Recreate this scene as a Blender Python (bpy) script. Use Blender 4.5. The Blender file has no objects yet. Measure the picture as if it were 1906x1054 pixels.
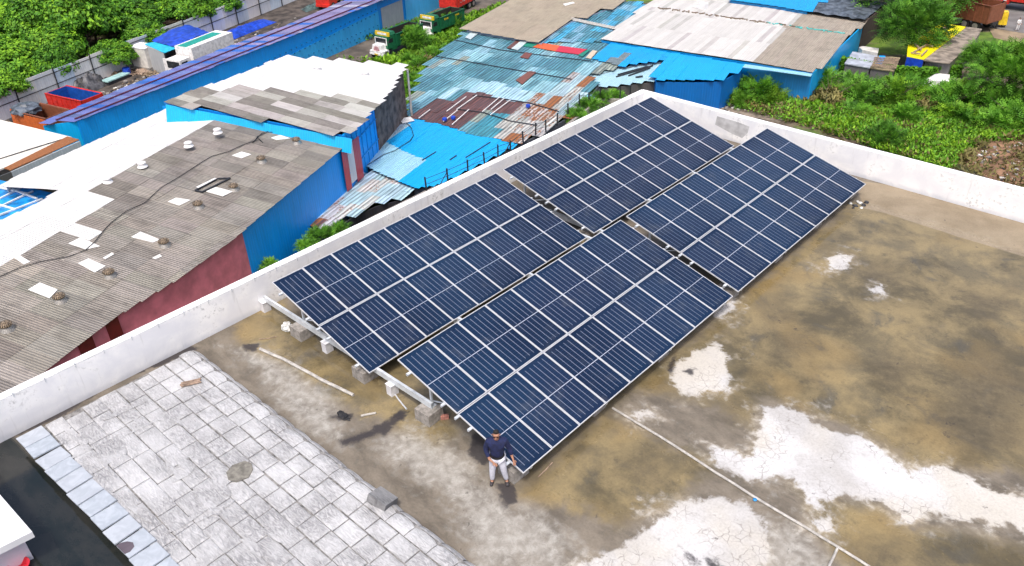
import bpy, math, random
import numpy as np
from mathutils import Vector, Matrix
R=math.radians
random.seed(7); rng=np.random.default_rng(7)
S=bpy.context.scene
COL=S.collection
# ------------------------------------------------------------------ camera
W,H=1906.,1054.
CAM=np.array([18.0302,-9.3344,13.8139]); YAW,PIT,ROL,FOC=-0.7562,0.5773,-0.0314,1513.3
fw=np.array([math.cos(PIT)*math.sin(YAW),math.cos(PIT)*math.cos(YAW),-math.sin(PIT)])
rt=np.array([math.cos(YAW),-math.sin(YAW),0.]); up=np.cross(rt,fw)
rt2=rt*math.cos(ROL)+up*math.sin(ROL); up2=-rt*math.sin(ROL)+up*math.cos(ROL)
cd=bpy.data.cameras.new('camera'); cam=bpy.data.objects.new('camera',cd); COL.objects.link(cam)
cam.matrix_world=Matrix([[rt2[i],up2[i],-fw[i],CAM[i]] for i in range(3)]+[[0,0,0,1]])
cd.sensor_fit='HORIZONTAL'; cd.sensor_width=36; cd.lens=FOC/W*36; cd.clip_start=.1; cd.clip_end=2000
S.camera=cam
# ------------------------------------------------------------------ light
SUN_EL,SUN_AZ=R(64),R(146)          # azimuth measured from +Y towards +X
w=bpy.data.worlds.new('World'); S.world=w; w.use_nodes=True
nt=w.node_tree; bg=nt.nodes['Background']; sky=nt.nodes.new('ShaderNodeTexSky')
sky.sky_type='NISHITA'; sky.sun_disc=False; sky.sun_elevation=SUN_EL; sky.sun_rotation=SUN_AZ
sky.air_density=1.0; sky.dust_density=6.0; sky.ozone_density=1.0
nt.links.new(sky.outputs[0],bg.inputs[0]); bg.inputs[1].default_value=0.15
sd=bpy.data.lights.new('sun','SUN'); sd.energy=1.4; sd.angle=R(7); sd.color=(1,.96,.9)
so=bpy.data.objects.new('sun',sd); COL.objects.link(so)
tosun=Vector((math.cos(SUN_EL)*math.sin(SUN_AZ),math.cos(SUN_EL)*math.cos(SUN_AZ),math.sin(SUN_EL)))
so.rotation_euler=tosun.to_track_quat('Z','Y').to_euler(); so.location=(0,0,40)
S.view_settings.view_transform='Standard'; S.view_settings.look='None'; S.view_settings.exposure=0.52; S.view_settings.gamma=1
# ------------------------------------------------------------------ geometry of view -> world
G=-16.                                 # street level; the building's roof slab is z=0
def ray(px,py): return fw*FOC+rt2*(px-W/2)-up2*(py-H/2)
def at(px,py,z):
    d=ray(px,py); return Vector(CAM+d*((z-CAM[2])/d[2]))
class Plane:                           # z = z0 + gx(x-x0) + gy(y-y0)
    def __init__(s,x0,y0,z0,ang=0,slope=0):   # slope: rise per metre going along direction -e2(ang)
        s.x0,s.y0,s.z0=x0,y0,z0; s.gx=-slope*math.cos(R(ang)); s.gy=-slope*math.sin(R(ang))
    def z(s,x,y): return s.z0+s.gx*(x-s.x0)+s.gy*(y-s.y0)
    def hit(s,px,py):
        d=ray(px,py); a=d[2]-s.gx*d[0]-s.gy*d[1]; b=s.z(CAM[0],CAM[1])-CAM[2]
        return Vector(CAM+d*(b/a))
def pj(x,y,z):
    d=np.array([x,y,z])-CAM; k=d@fw; return W/2+FOC*(d@rt2)/k, H/2-FOC*(d@up2)/k
def inpoly(x,y,P):
    c=False; j=len(P)-1
    for i in range(len(P)):
        if (P[i][1]>y)!=(P[j][1]>y) and x<(P[j][0]-P[i][0])*(y-P[i][1])/(P[j][1]-P[i][1]+1e-12)+P[i][0]: c=not c
        j=i
    return c
def srgb(r,g,b):
    f=lambda c:(c/255/12.92) if c<=10 else ((c/255+.055)/1.055)**2.4
    return (f(r),f(g),f(b))
# ------------------------------------------------------------------ node helper
class NT:
    def __init__(s,name):
        s.m=bpy.data.materials.new(name); s.m.use_nodes=True; s.t=s.m.node_tree; s.b=s.t.nodes['Principled BSDF']
    def n(s,ty,**k):
        o=s.t.nodes.new(ty)
        for a,v in k.items(): setattr(o,a,v)
        return o
    def l(s,a,b): s.t.links.new(a,b)
    def put(s,inp,v):
        if isinstance(v,bpy.types.NodeSocket): s.l(v,inp)
        elif isinstance(v,(tuple,list)) and inp.type=='RGBA' and len(v)==3: inp.default_value=(*v,1)
        else: inp.default_value=v
    def math(s,op,a,b=0.,c=0.,clamp=False):
        o=s.n('ShaderNodeMath',operation=op,use_clamp=clamp)
        for i,v in enumerate((a,b,c)): s.put(o.inputs[i],v)
        return o.outputs[0]
    def mix(s,f,a,b,bt='MIX'):
        o=s.n('ShaderNodeMix',data_type='RGBA',blend_type=bt); s.put(o.inputs[0],f); s.put(o.inputs[6],a); s.put(o.inputs[7],b); return o.outputs[2]
    def mixf(s,f,a,b):
        o=s.n('ShaderNodeMix',data_type='FLOAT'); s.put(o.inputs[0],f); s.put(o.inputs[2],a); s.put(o.inputs[3],b); return o.outputs[0]
    def pos(s): return s.n('ShaderNodeNewGeometry').outputs['Position']
    def uv(s): return s.n('ShaderNodeUVMap').outputs[0]
    def obj(s): return s.n('ShaderNodeTexCoord').outputs['Object']
    def attr(s,nm,which='Color'): return s.n('ShaderNodeAttribute',attribute_name=nm).outputs[which]
    def xyz(s,v):
        o=s.n('ShaderNodeSeparateXYZ'); s.l(v,o.inputs[0]); return o.outputs
    def vec(s,a,b,c=0.):
        o=s.n('ShaderNodeCombineXYZ')
        for i,v in enumerate((a,b,c)): s.put(o.inputs[i],v)
        return o.outputs[0]
    def scale(s,v,sc,rot=0):
        o=s.n('ShaderNodeMapping'); s.l(v,o.inputs[0]); o.inputs['Scale'].default_value=sc; o.inputs['Rotation'].default_value=(0,0,rot); return o.outputs[0]
    def noise(s,v,sc,det=4.,rough=.55,dist=0.):
        o=s.n('ShaderNodeTexNoise'); s.put(o.inputs['Vector'],v); s.put(o.inputs['Scale'],sc); s.put(o.inputs['Detail'],det); s.put(o.inputs['Roughness'],rough); s.put(o.inputs['Distortion'],dist); return o.outputs[0]
    def ramp(s,f,stops,interp='LINEAR'):
        o=s.n('ShaderNodeValToRGB'); s.put(o.inputs[0],f); cr=o.color_ramp; cr.interpolation=interp
        while len(cr.elements)<len(stops): cr.elements.new(.5)
        for e,(p,c) in zip(cr.elements,stops): e.position=p; e.color=(*c,1) if len(c)==3 else c
        return o.outputs[0]
    def ss(s,x,a,b):
        o=s.n('ShaderNodeMapRange',interpolation_type='SMOOTHSTEP'); s.put(o.inputs[0],x); o.inputs[1].default_value=a; o.inputs[2].default_value=b; return o.outputs[0]
    def voro(s,v,sc,feat='F1'):
        o=s.n('ShaderNodeTexVoronoi',feature=feat); s.put(o.inputs['Vector'],v); s.put(o.inputs['Scale'],sc); return o
    def bump(s,h,strength=.5,dist=.02):
        o=s.n('ShaderNodeBump'); s.put(o.inputs['Height'],h); o.inputs['Strength'].default_value=strength; o.inputs['Distance'].default_value=dist; s.l(o.outputs[0],s.b.inputs['Normal'])
    def out(s,col,rough=.6,metal=0.,spec=.5):
        s.put(s.b.inputs['Base Color'],col); s.put(s.b.inputs['Roughness'],rough); s.put(s.b.inputs['Metallic'],metal); s.put(s.b.inputs['Specular IOR Level'],spec); return s.m
def plain(name,col,rough=.6,metal=0.,var=.12,sc=3.,bump=0.,spec=.5):
    t=NT(name); n=t.noise(t.obj(),sc,5.)
    dk=tuple(c*(1-var*2) for c in col); lt=tuple(min(1,c*(1+var)) for c in col)
    c=t.mix(t.ss(n,.3,.7),dk,lt)
    if bump: t.bump(n,bump,.01)
    return t.out(c,rough,metal,spec)
# corrugated sheet: Col = colour, Par.r rust, Par.g dirt; UV u across flutes (m), v along (m)
def sheet_mat(name,pitch,valley,bumpd,rough=.6,dirtcol=(.10,.085,.07),blotch=1.,streak=.0):
    t=NT(name); uv=t.uv(); x=t.xyz(uv); col=t.attr('Col'); par=t.n('ShaderNodeSeparateColor'); t.l(t.attr('Par'),par.inputs[0])
    s=t.math('SINE',t.math('MULTIPLY',x[0],2*math.pi/pitch)); s=t.math('MULTIPLY_ADD',s,.5,.5)
    st=t.noise(t.scale(uv,(4.,.5,1)),1.,5.,.6)      # streaks down the sheet
    p=t.pos(); nb=t.noise(p,.55,5.,.6,.4); nf=t.noise(p,5.,5.,.65)
    rustn=t.math('ADD',t.math('MULTIPLY',st,.55),t.math('MULTIPLY',nf,.45))
    thr=t.math('SUBTRACT',.78,t.math('MULTIPLY',par.outputs[0],.45))
    rm=t.ss(t.math('SUBTRACT',rustn,thr),-.02,.05)
    rcol=t.mix(t.noise(p,7.,3.),(.13,.045,.02),(.42,.16,.05))
    sk=t.noise(t.scale(uv,(7.,.35,1)),1.,3.,.6); col=t.mix(streak,col,t.mix(1.,col,t.ramp(sk,[(.3,(.45,.45,.45)),(.5,(1,1,1)),(.72,(1.5,1.5,1.5))]),'MULTIPLY'))
    c=t.mix(t.math('MULTIPLY',t.ss(t.math('ADD',t.math('MULTIPLY',nb,.5),t.math('MULTIPLY',st,.5)),.42,.66),t.math('MULTIPLY',par.outputs[1],.75*blotch)),col,dirtcol)
    c=t.mix(t.math('MULTIPLY',t.ss(nf,.5,.72),t.math('MULTIPLY',par.outputs[1],.45*blotch)),c,dirtcol)
    c=t.mix(rm,c,rcol)
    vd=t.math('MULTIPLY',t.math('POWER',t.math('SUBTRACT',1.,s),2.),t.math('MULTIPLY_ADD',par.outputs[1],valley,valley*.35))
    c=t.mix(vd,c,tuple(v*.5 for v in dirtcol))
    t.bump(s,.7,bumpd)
    return t.out(c,t.mixf(rm,rough,.85))
M={}
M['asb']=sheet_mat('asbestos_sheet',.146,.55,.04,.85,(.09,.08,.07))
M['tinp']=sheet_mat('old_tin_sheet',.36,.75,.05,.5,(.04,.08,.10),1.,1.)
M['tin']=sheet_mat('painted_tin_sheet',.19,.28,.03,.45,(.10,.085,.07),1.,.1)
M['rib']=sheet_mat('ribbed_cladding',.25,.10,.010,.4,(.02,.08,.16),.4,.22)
M['white']=plain('whitewash',(.78,.78,.79),.7,0,.05,1.2)
M['galv']=plain('galvanised_steel',(.62,.66,.70),.4,.15,.08,6)
M['alu']=plain('panel_frame_aluminium',(.66,.67,.69),.35,.3,.03,5)
M['ped']=plain('rough_concrete_block',(.30,.28,.26),.9,0,.18,9,.4)
M['pedw']=plain('white_pedestal',(.68,.68,.71),.8,0,.08,6)
M['black']=plain('black_rubber',(.015,.015,.017),.6,0,.1)
M['dark']=plain('dark_steel',(.04,.042,.05),.5,.3,.1)
M['pvc']=plain('weathered_pipe',(.47,.45,.42),.6,0,.15,8)
M['brick']=plain('loose_brick',(.46,.20,.16),.85,0,.2,20,.3)
M['wood']=plain('grey_timber',(.33,.24,.18),.8,0,.25,9,.3)
M['plastic']=plain('plastic_bag',(.62,.63,.62),.3,0,.2,14,.6)
M['vent']=plain('spun_zinc',(.42,.40,.37),.45,.5,.2,12)
M['ventrust']=plain('weathered_vent',(.30,.23,.16),.55,.4,.4,9)
M['trunk']=plain('bark',(.13,.10,.075),.95,0,.3,6,.5)
M['tarpblue']=plain('blue_tarpaulin',(.012,.06,.50),.35,0,.2,1.5,.3)
M['tarpcyan']=plain('sky_blue_tarpaulin',(.01,.28,.75),.35,0,.35,1.2,.5)
M['tarpyellow']=plain('yellow_tarpaulin',(.82,.72,.01),.4,0,.08,1.2,.3)
M['tarpslate']=plain('slate_tarpaulin',(.10,.12,.15),.45,0,.35,1.5,.6)
M['bluepaint']=plain('blue_paint',(.005,.21,.66),.4,0,.06,.8)
M['paleyard']=plain('pale_paint',(.68,.66,.62),.6,0,.1,2)
M['glassdark']=plain('vehicle_glass',(.02,.025,.03),.1,0,.1)
M['tyre']=plain('tyre_rubber',(.02,.02,.02),.85,0,.2)
for nm,c in dict(tgreen=(.01,.13,.055),twhite=(.80,.79,.78),tyellow=(.75,.52,.02),tred=(.62,.03,.02),tblue=(.01,.08,.36),trust=(.24,.085,.045),tteal=(.01,.30,.24),tnavy=(.02,.07,.16),torange=(.62,.14,.03),tdark=(.035,.03,.028),tcream=(.62,.52,.34)).items():
    M[nm]=plain('vehicle_'+nm[1:]+'_paint',c,.45,0,.12,3)
def foliage(name,c1,c2,c3):
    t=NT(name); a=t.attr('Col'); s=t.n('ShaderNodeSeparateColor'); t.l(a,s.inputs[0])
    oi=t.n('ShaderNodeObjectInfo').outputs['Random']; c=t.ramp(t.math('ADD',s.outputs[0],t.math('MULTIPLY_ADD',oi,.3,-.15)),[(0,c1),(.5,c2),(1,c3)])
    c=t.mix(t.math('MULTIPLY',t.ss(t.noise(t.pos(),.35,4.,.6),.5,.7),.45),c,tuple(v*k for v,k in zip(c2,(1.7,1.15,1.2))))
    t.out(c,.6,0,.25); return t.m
M['leaf']=foliage('vine_leaves',(.014,.055,.006),(.065,.205,.012),(.22,.44,.018))
M['leafd']=foliage('shrub_leaves',(.025,.085,.010),(.09,.26,.022),(.20,.45,.035))
M['leafy']=foliage('bright_weeds',(.03,.085,.010),(.11,.27,.016),(.27,.48,.025))
M['leafb']=foliage('dry_brush',(.06,.05,.02),(.16,.15,.05),(.30,.27,.10))
# ------------------------------------------------------------------ mesh builder
class MB:
    def __init__(s): s.v=[]; s.f=[]; s.mi=[]; s.uv=[]; s.col=[]; s.par=[]; s.sm=[]
    def face(s,pts,mi=0,uv=None,col=(.5,.5,.5),par=(0,0,0),smooth=False):
        b=len(s.v); s.v+= [tuple(p) for p in pts]; s.f.append(tuple(range(b,b+len(pts)))); s.mi.append(mi)
        s.uv+= list(uv) if uv else [(0,0)]*len(pts); s.col+=[(*col,1)]*len(pts); s.par+=[(*par,1)]*len(pts); s.sm.append(smooth)
    def box(s,c,sz,mi=0,rz=0.,mat=None,taper=1.,**k):
        hx,hy,hz=sz[0]/2,sz[1]/2,sz[2]/2
        P=[Vector((x*hx*(taper if z>0 else 1),y*hy*(taper if z>0 else 1),z*hz)) for z in(-1,1) for y in(-1,1) for x in(-1,1)]
        m=(Matrix.Translation(Vector(c))@Matrix.Rotation(rz,4,'Z')) if mat is None else mat
        P=[m@p for p in P]
        for q in((0,2,3,1),(4,5,7,6),(0,1,5,4),(2,6,7,3),(1,3,7,5),(0,4,6,2)):
            a,b,c_,d=[P[i] for i in q]; L1=(b-a).length; L2=(d-a).length
            s.face([a,b,c_,d],mi,uv=[(0,0),(L1,0),(L1,L2),(0,L2)],**k)
    def tube(s,pts,r,n=8,mi=0,cap=True,**k):
        pts=[Vector(p) for p in pts]; rs=r if isinstance(r,(list,tuple)) else [r]*len(pts); rings=[]
        for i,p in enumerate(pts):
            d=(pts[min(i+1,len(pts)-1)]-pts[max(i-1,0)]); d=d.normalized() if d.length>1e-9 else Vector((0,0,1))
            a=d.orthogonal().normalized(); 
            if i>0:
                a=(pa-d*pa.dot(d)); a=a.normalized() if a.length>1e-6 else d.orthogonal().normalized()
            pa=a; b=d.cross(a)
            rings.append([p+(a*math.cos(2*math.pi*j/n)+b*math.sin(2*math.pi*j/n))*rs[i] for j in range(n)])
        for i in range(len(rings)-1):
            for j in range(n): s.face([rings[i][j],rings[i][(j+1)%n],rings[i+1][(j+1)%n],rings[i+1][j]],mi,smooth=True,**k)
        if cap: s.face(rings[0][::-1],mi,**k); s.face(rings[-1],mi,**k)
    def lathe(s,c,prof,n=16,mi=0,ax=None,**k):      # prof [(r,z)], axis Z at c (or matrix)
        m=ax or Matrix.Translation(Vector(c)); Rn=[[m@Vector((r*math.cos(2*math.pi*j/n),r*math.sin(2*math.pi*j/n),z)) for j in range(n)] for r,z in prof]
        for i in range(len(Rn)-1):
            for j in range(n): s.face([Rn[i][j],Rn[i][(j+1)%n],Rn[i+1][(j+1)%n],Rn[i+1][j]],mi,smooth=True,**k)
        s.face(Rn[0][::-1],mi,**k); s.face(Rn[-1],mi,**k)
    def prism(s,poly,th,mi=0,**k):                  # top polygon (3D points), thickness downward
        top=[Vector(p) for p in poly]
        ar=sum(top[i].x*top[(i+1)%len(top)].y-top[(i+1)%len(top)].x*top[i].y for i in range(len(top)))
        if ar<0: top=top[::-1]
        bot=[p-Vector((0,0,th)) for p in top]
        s.face(top,mi,uv=[(p.x,p.y) for p in top],**k); s.face(bot[::-1],mi,**k)
        for i in range(len(top)):
            j=(i+1)%len(top); L=(top[j]-top[i]).length
            s.face([bot[i],bot[j],top[j],top[i]],mi,uv=[(0,0),(L,0),(L,th),(0,th)],**k)
    def wall(s,a,b,za,zb,zbot,th=.08,mi=0,off=0.,**k):          # vertical wall between plan points a,b
        a=Vector((a[0],a[1],0)); b=Vector((b[0],b[1],0)); d=(b-a); L=d.length; n=Vector((-d.y,d.x,0)).normalized()*th/2
        A=[a+n,b+n,b-n,a-n]; zt=[za,zb,zb,za]
        T=[Vector((p.x,p.y,z)) for p,z in zip(A,zt)]; B=[Vector((p.x,p.y,zbot)) for p in A]
        if not hasattr(s,'_'): pass
        for i,j in((0,1),(1,2),(2,3),(3,0)):
            l=(T[j]-T[i]).length if (i,j) in((0,1),(2,3)) else th
            o0,o1=((off,off+L) if i==0 else (off+L,off) if i==2 else (off,off+th))
            s.face([B[i],B[j],T[j],T[i]][::-1],mi,uv=[(o0,0),(o1,0),(o1,T[j].z-zbot),(o0,T[i].z-zbot)][::-1],**k)
        s.face(T[::-1],mi,**k)
    def build(s,name,mats,parent=None,loc=None,weld=False):
        me=bpy.data.meshes.new(name); me.from_pydata(s.v,[],s.f)
        if not isinstance(mats,(list,tuple)): mats=[mats]
        for m in mats: me.materials.append(M[m] if isinstance(m,str) else m)
        me.polygons.foreach_set('material_index',s.mi); me.polygons.foreach_set('use_smooth',s.sm)
        u=me.uv_layers.new(name='UVMap'); u.data.foreach_set('uv',np.array(s.uv,'f').ravel())
        for nm,d in(('Col',s.col),('Par',s.par)):
            c=me.color_attributes.new(nm,'FLOAT_COLOR','CORNER'); c.data.foreach_set('color',np.array(d,'f').ravel())
        me.update(); o=bpy.data.objects.new(name,me); COL.objects.link(o)
        if parent: o.parent=parent
        if loc is not None: o.location=loc
        return o
def tag(o,label,cat,group=None):
    o['label']=label; o['category']=cat
    if group: o['group']=group
    return o
def empty(name,loc,label,cat,group=None,rz=0.):
    o=bpy.data.objects.new(name,None); COL.objects.link(o); o.location=loc; o.rotation_euler=(0,0,rz); o.empty_display_size=.3
    return tag(o,label,cat,group)
def struct(o): o['kind']='structure'; return o
def stuff(o,label,cat): o['kind']='stuff'; o['label']=label; o['category']=cat; return o
def copyobj(o,parent=None,**k):
    c=o.copy(); COL.objects.link(c)
    if parent is not None: c.parent=parent
    for ch in list(o.children): copyobj(ch,c)
    return c
# ================================================================== ROOF SLAB
XW,YW,HP=-1.29,20.03,1.10            # inner faces of the two parapets, parapet height
def slab():
    x0,x1,y0,y1=XW-.26,22.,-16.,YW+.25; st=.055
    nx=int((x1-x0)/st)+1; ny=int((y1-y0)/st)+1
    X,Y=np.meshgrid(np.linspace(x0,x1,nx),np.linspace(y0,y1,ny)); X=X.ravel(); Y=Y.ravel()
    def sdf(poly):                     # signed distance (m), + inside
        P=np.array([at(a,b,0)[:2] for a,b in poly]); d=np.full(X.shape,1e9); ins=np.zeros(X.shape,bool)
        for i in range(len(P)):
            a=P[i]; b=P[(i+1)%len(P)]; e=b-a; t=np.clip(((X-a[0])*e[0]+(Y-a[1])*e[1])/(e@e+1e-12),0,1)
            d=np.minimum(d,np.hypot(X-a[0]-t*e[0],Y-a[1]-t*e[1]))
            c=((a[1]>Y)!=(b[1]>Y))&(X<(b[0]-a[0])*(Y-a[1])/(b[1]-a[1]+1e-12)+a[0]); ins^=c
        return np.where(ins,d,-d)
    white=np.full(X.shape,-9.)
    for P in (
     [(1418,757),(1455,750),(1475,757),(1520,785),(1545,793),(1595,805),(1640,840),(1700,885),(1730,868),(1765,864),(1800,880),(1850,905),(1906,925),(2000,960),(2000,1040),(1906,1002),(1880,985),(1850,985),(1815,970),(1760,965),(1740,955),(1715,950),(1690,968),(1675,962),(1640,935),(1600,930),(1570,923),(1530,930),(1535,955),(1515,945),(1497,935),(1480,905),(1455,890),(1430,890),(1395,897),(1368,885),(1350,870),(1335,850),(1370,860),(1400,850),(1410,800)],
     [(1290,925),(1330,915),(1365,925),(1400,930),(1435,975),(1425,1010),(1405,1070),(1060,1070),(1110,1035),(1170,1000),(1200,975),(1245,955),(1270,935)],
     [(1255,675),(1290,650),(1330,630),(1350,640),(1360,665),(1365,700),(1350,730),(1310,728),(1270,738),(1240,710)],
     [(1325,592),(1345,570),(1368,553),(1366,572),(1345,592)],[(1535,480),(1560,470),(1582,478),(1572,500),(1545,500)],[(1618,540),(1640,530),(1642,545)],
     [(1184,768),(1200,762),(1208,772),(1190,780)],[(1510,965),(1545,965),(1560,985),(1530,985)],[(1620,835),(1640,840),(1628,846)],
     [(1325,830),(1350,835),(1380,850),(1385,880),(1340,868)]): white=np.maximum(white,sdf(P))
    wet=np.full(X.shape,-9.)
    for P in ([(1375,555),(1600,370),(2100,520),(2100,900),(1700,870),(1640,830),(1545,785),(1420,745),(1400,800),(1340,760),(1160,720)],
     [(1120,770),(1330,860),(1320,900),(1240,945),(1130,990),(1090,960),(960,925),(1000,890)],
     [(1460,880),(1560,930),(1640,940),(1700,980),(1906,1010),(2100,1060),(2100,1200),(1650,1200)],
     [(430,580),(520,560),(700,690),(860,800),(810,845),(720,790),(640,760),(540,690),(440,640)],
     [(640,690),(900,800),(980,880),(1120,770),(1380,540),(1100,430),(600,580)]): wet=np.maximum(wet,sdf(P))
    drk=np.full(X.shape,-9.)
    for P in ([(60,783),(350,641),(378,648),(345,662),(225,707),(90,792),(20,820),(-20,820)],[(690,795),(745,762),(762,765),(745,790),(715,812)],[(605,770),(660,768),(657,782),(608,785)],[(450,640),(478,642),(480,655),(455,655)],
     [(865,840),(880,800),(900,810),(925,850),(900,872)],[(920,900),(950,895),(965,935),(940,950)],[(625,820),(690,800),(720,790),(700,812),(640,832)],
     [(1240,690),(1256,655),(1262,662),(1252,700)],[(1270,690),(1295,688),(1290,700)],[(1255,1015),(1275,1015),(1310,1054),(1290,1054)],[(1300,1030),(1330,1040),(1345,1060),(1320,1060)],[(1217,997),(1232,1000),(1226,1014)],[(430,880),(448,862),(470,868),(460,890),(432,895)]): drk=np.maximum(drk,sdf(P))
    pale=np.full(X.shape,-9.)
    for P in ([(700,830),(760,790),(870,835),(905,880),(930,930),(1010,950),(1080,1000),(1060,1070),(900,1080),(840,960),(760,880)],[(400,640),(520,660),(640,760),(640,830),(560,800),(480,700)],
              [(860,790),(900,800),(905,860),(880,870)],[(1400,935),(1480,980),(1590,1080),(1400,1080)]): pale=np.maximum(pale,sdf(P))
    pond=sdf([(-200,790),(22,812),(60,850),(340,1100),(300,1300),(-300,1200)])
    idx=np.arange(nx*ny).reshape(ny,nx); F=np.stack([idx[:-1,:-1],idx[:-1,1:],idx[1:,1:],idx[1:,:-1]],-1).reshape(-1,4)
    me=bpy.data.meshes.new('roof_slab'); me.vertices.add(nx*ny); me.vertices.foreach_set('co',np.stack([X,Y,np.zeros_like(X)],1).astype('f').ravel())
    me.loops.add(F.size); me.loops.foreach_set('vertex_index',F.ravel().astype('i')); me.polygons.add(len(F)); me.polygons.foreach_set('loop_start',np.arange(0,F.size,4,dtype='i'))
    me.update(calc_edges=True)
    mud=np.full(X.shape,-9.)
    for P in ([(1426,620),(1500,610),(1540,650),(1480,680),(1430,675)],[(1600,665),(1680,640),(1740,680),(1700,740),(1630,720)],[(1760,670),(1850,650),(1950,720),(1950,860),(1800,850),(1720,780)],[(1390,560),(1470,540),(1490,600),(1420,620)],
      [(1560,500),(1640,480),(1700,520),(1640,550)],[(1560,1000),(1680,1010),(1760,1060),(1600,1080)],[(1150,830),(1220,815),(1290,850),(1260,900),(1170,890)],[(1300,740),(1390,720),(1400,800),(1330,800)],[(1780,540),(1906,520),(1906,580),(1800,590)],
      [(1120,990),(1180,950),(1210,960),(1160,1010)],[(540,600),(640,650),(700,720),(640,720),(560,650)],[(960,890),(1130,770),(1160,790),(1000,915)]): mud=np.maximum(mud,sdf(P))  # last polygon is painted shade along the nearest array's low edge, not mud
    tan=sdf([(1590,335),(1700,350),(1950,425),(1950,492),(1780,440),(1640,395),(1606,388)])
    for nm,d in (('mud',mud),('tan',tan),('white',white),('wet',wet),('drk',drk),('pale',pale),('pond',pond)):
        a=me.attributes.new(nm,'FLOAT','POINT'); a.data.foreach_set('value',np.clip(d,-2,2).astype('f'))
    t=NT('stained_wet_concrete'); p=t.pos(); A=lambda n:t.attr(n,'Fac')
    n1=t.noise(p,.9,7.,.62,.6); n2=t.noise(p,4.5,6.,.65,.3); n3=t.noise(t.scale(p,(.8,1.5,1),.4),1.0,8.,.66,.35); n4=t.noise(p,18.,5.,.7); n5=t.noise(t.scale(p,(1,1,1)),.35,4.,.5,.5)
    edge=t.math('ADD',t.math('MULTIPLY',t.math('SUBTRACT',n1,.5),1.0),t.math('MULTIPLY',t.math('SUBTRACT',n2,.5),.55))
    dry=t.mix(t.ss(n3,.32,.68),srgb(90,83,73),srgb(128,119,106)); dry=t.mix(t.ss(n2,.5,.75),dry,srgb(104,99,90))
    n6=t.noise(p,.55,8.,.68,.25); n7=t.noise(t.scale(p,(1,1,1),1.1),.27,3.,.5,.3); wetc=t.mix(t.ss(n6,.36,.66),srgb(88,80,60),srgb(140,125,91)); wetc=t.mix(t.ss(n5,.45,.6),wetc,t.mix(t.ss(n6,.4,.6),srgb(112,102,78),srgb(146,130,94))); wetc=t.mix(t.math('MULTIPLY',t.ss(n7,.5,.64),.7),wetc,srgb(142,122,82)); wetc=t.mix(t.math('MULTIPLY',t.ss(n3,.5,.75),.35),wetc,srgb(108,98,80)); wetc=t.mix(t.math('MULTIPLY',t.ss(n1,.54,.72),.7),wetc,srgb(84,82,74)); wetc=t.mix(t.math('MULTIPLY',t.ss(t.noise(t.scale(p,(1,1,1),.3),2.2,7.,.7,.2),.56,.68),.4),wetc,srgb(72,68,58))
    wetc=t.mix(t.math('MULTIPLY',t.ss(n2,.6,.8),.5),wetc,srgb(160,142,96))
    c=t.mix(t.ss(t.math('ADD',A('wet'),t.math('MULTIPLY',edge,1.2)),-.25,.3),dry,wetc)
    c=t.mix(t.math('MULTIPLY',t.ss(t.math('ADD',A('pale'),t.math('MULTIPLY',edge,1.8)),-.3,.6),t.mixf(n2,.45,1.)),c,t.mix(t.ss(n2,.3,.7),srgb(150,146,139),srgb(180,177,170)))
    c=t.mix(t.math('MULTIPLY',t.ss(t.math('ADD',A('mud'),t.math('MULTIPLY',edge,2.2)),-.5,.9),t.mixf(n6,.35,.9)),c,t.mix(t.ss(n2,.35,.7),srgb(78,70,56),srgb(102,92,72)))  # darkens the mud patches and the painted shade band by the nearest array
    c=t.mix(t.math('MULTIPLY',t.ss(t.math('ADD',A('tan'),t.math('MULTIPLY',edge,.12)),-.02,.05),.85),c,t.mix(t.ss(n6,.35,.65),srgb(132,118,96),srgb(156,142,120)))
    # cracked lime scale
    wm=t.ss(t.math('ADD',A('white'),t.math('MULTIPLY',edge,1.)),-.04,.13)
    warp=t.n('ShaderNodeVectorMath',operation='ADD'); t.l(p,warp.inputs[0]); nz=t.n('ShaderNodeTexNoise'); t.l(p,nz.inputs[0]); nz.inputs['Scale'].default_value=2.5
    sc=t.n('ShaderNodeVectorMath',operation='SCALE'); t.l(nz.outputs[1],sc.inputs[0]); sc.inputs[3].default_value=.35; t.l(sc.outputs[0],warp.inputs[1])
    vc=t.voro(warp.outputs[0],4.2,'DISTANCE_TO_EDGE').outputs[0]
    crack=t.math('MULTIPLY',t.math('SUBTRACT',1.,t.ss(vc,.0,.05)),t.ss(n1,.47,.6))
    wc=t.mix(t.ss(n6,.35,.66),srgb(180,178,176),srgb(208,208,209)); wc=t.mix(t.math('MULTIPLY',t.ss(n5,.45,.62),.7),wc,srgb(196,190,178)); wc=t.mix(t.math('MULTIPLY',t.ss(n2,.52,.7),.3),wc,srgb(170,166,162)); wc=t.mix(t.math('MULTIPLY',crack,.6),wc,srgb(132,124,118))
    chip=t.ss(t.noise(p,3.,8.,.72),.63,.69); wm=t.math('MULTIPLY',wm,t.math('SUBTRACT',1.,t.math('MULTIPLY',chip,.7)))
    fuzz=t.math('MULTIPLY',t.ss(t.math('ADD',A('white'),t.math('MULTIPLY',edge,2.6)),-.42,.3),t.mixf(t.ss(n6,.38,.62),.05,.8))
    c=t.mix(fuzz,c,t.mix(t.ss(n2,.35,.65),srgb(166,154,132),srgb(200,195,186))); c=t.mix(wm,c,wc)
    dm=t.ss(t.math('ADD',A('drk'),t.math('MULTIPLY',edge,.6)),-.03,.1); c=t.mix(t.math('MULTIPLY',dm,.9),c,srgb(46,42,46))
    spots=t.math('MULTIPLY',t.ss(t.noise(p,3.2,6.,.66,.5),.645,.70),.6); c=t.mix(spots,c,srgb(66,60,56))
    pm=t.ss(A('pond'),-.1,.1); c=t.mix(pm,c,t.mix(t.ss(n3,.3,.7),srgb(22,30,30),srgb(50,50,48)))
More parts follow.
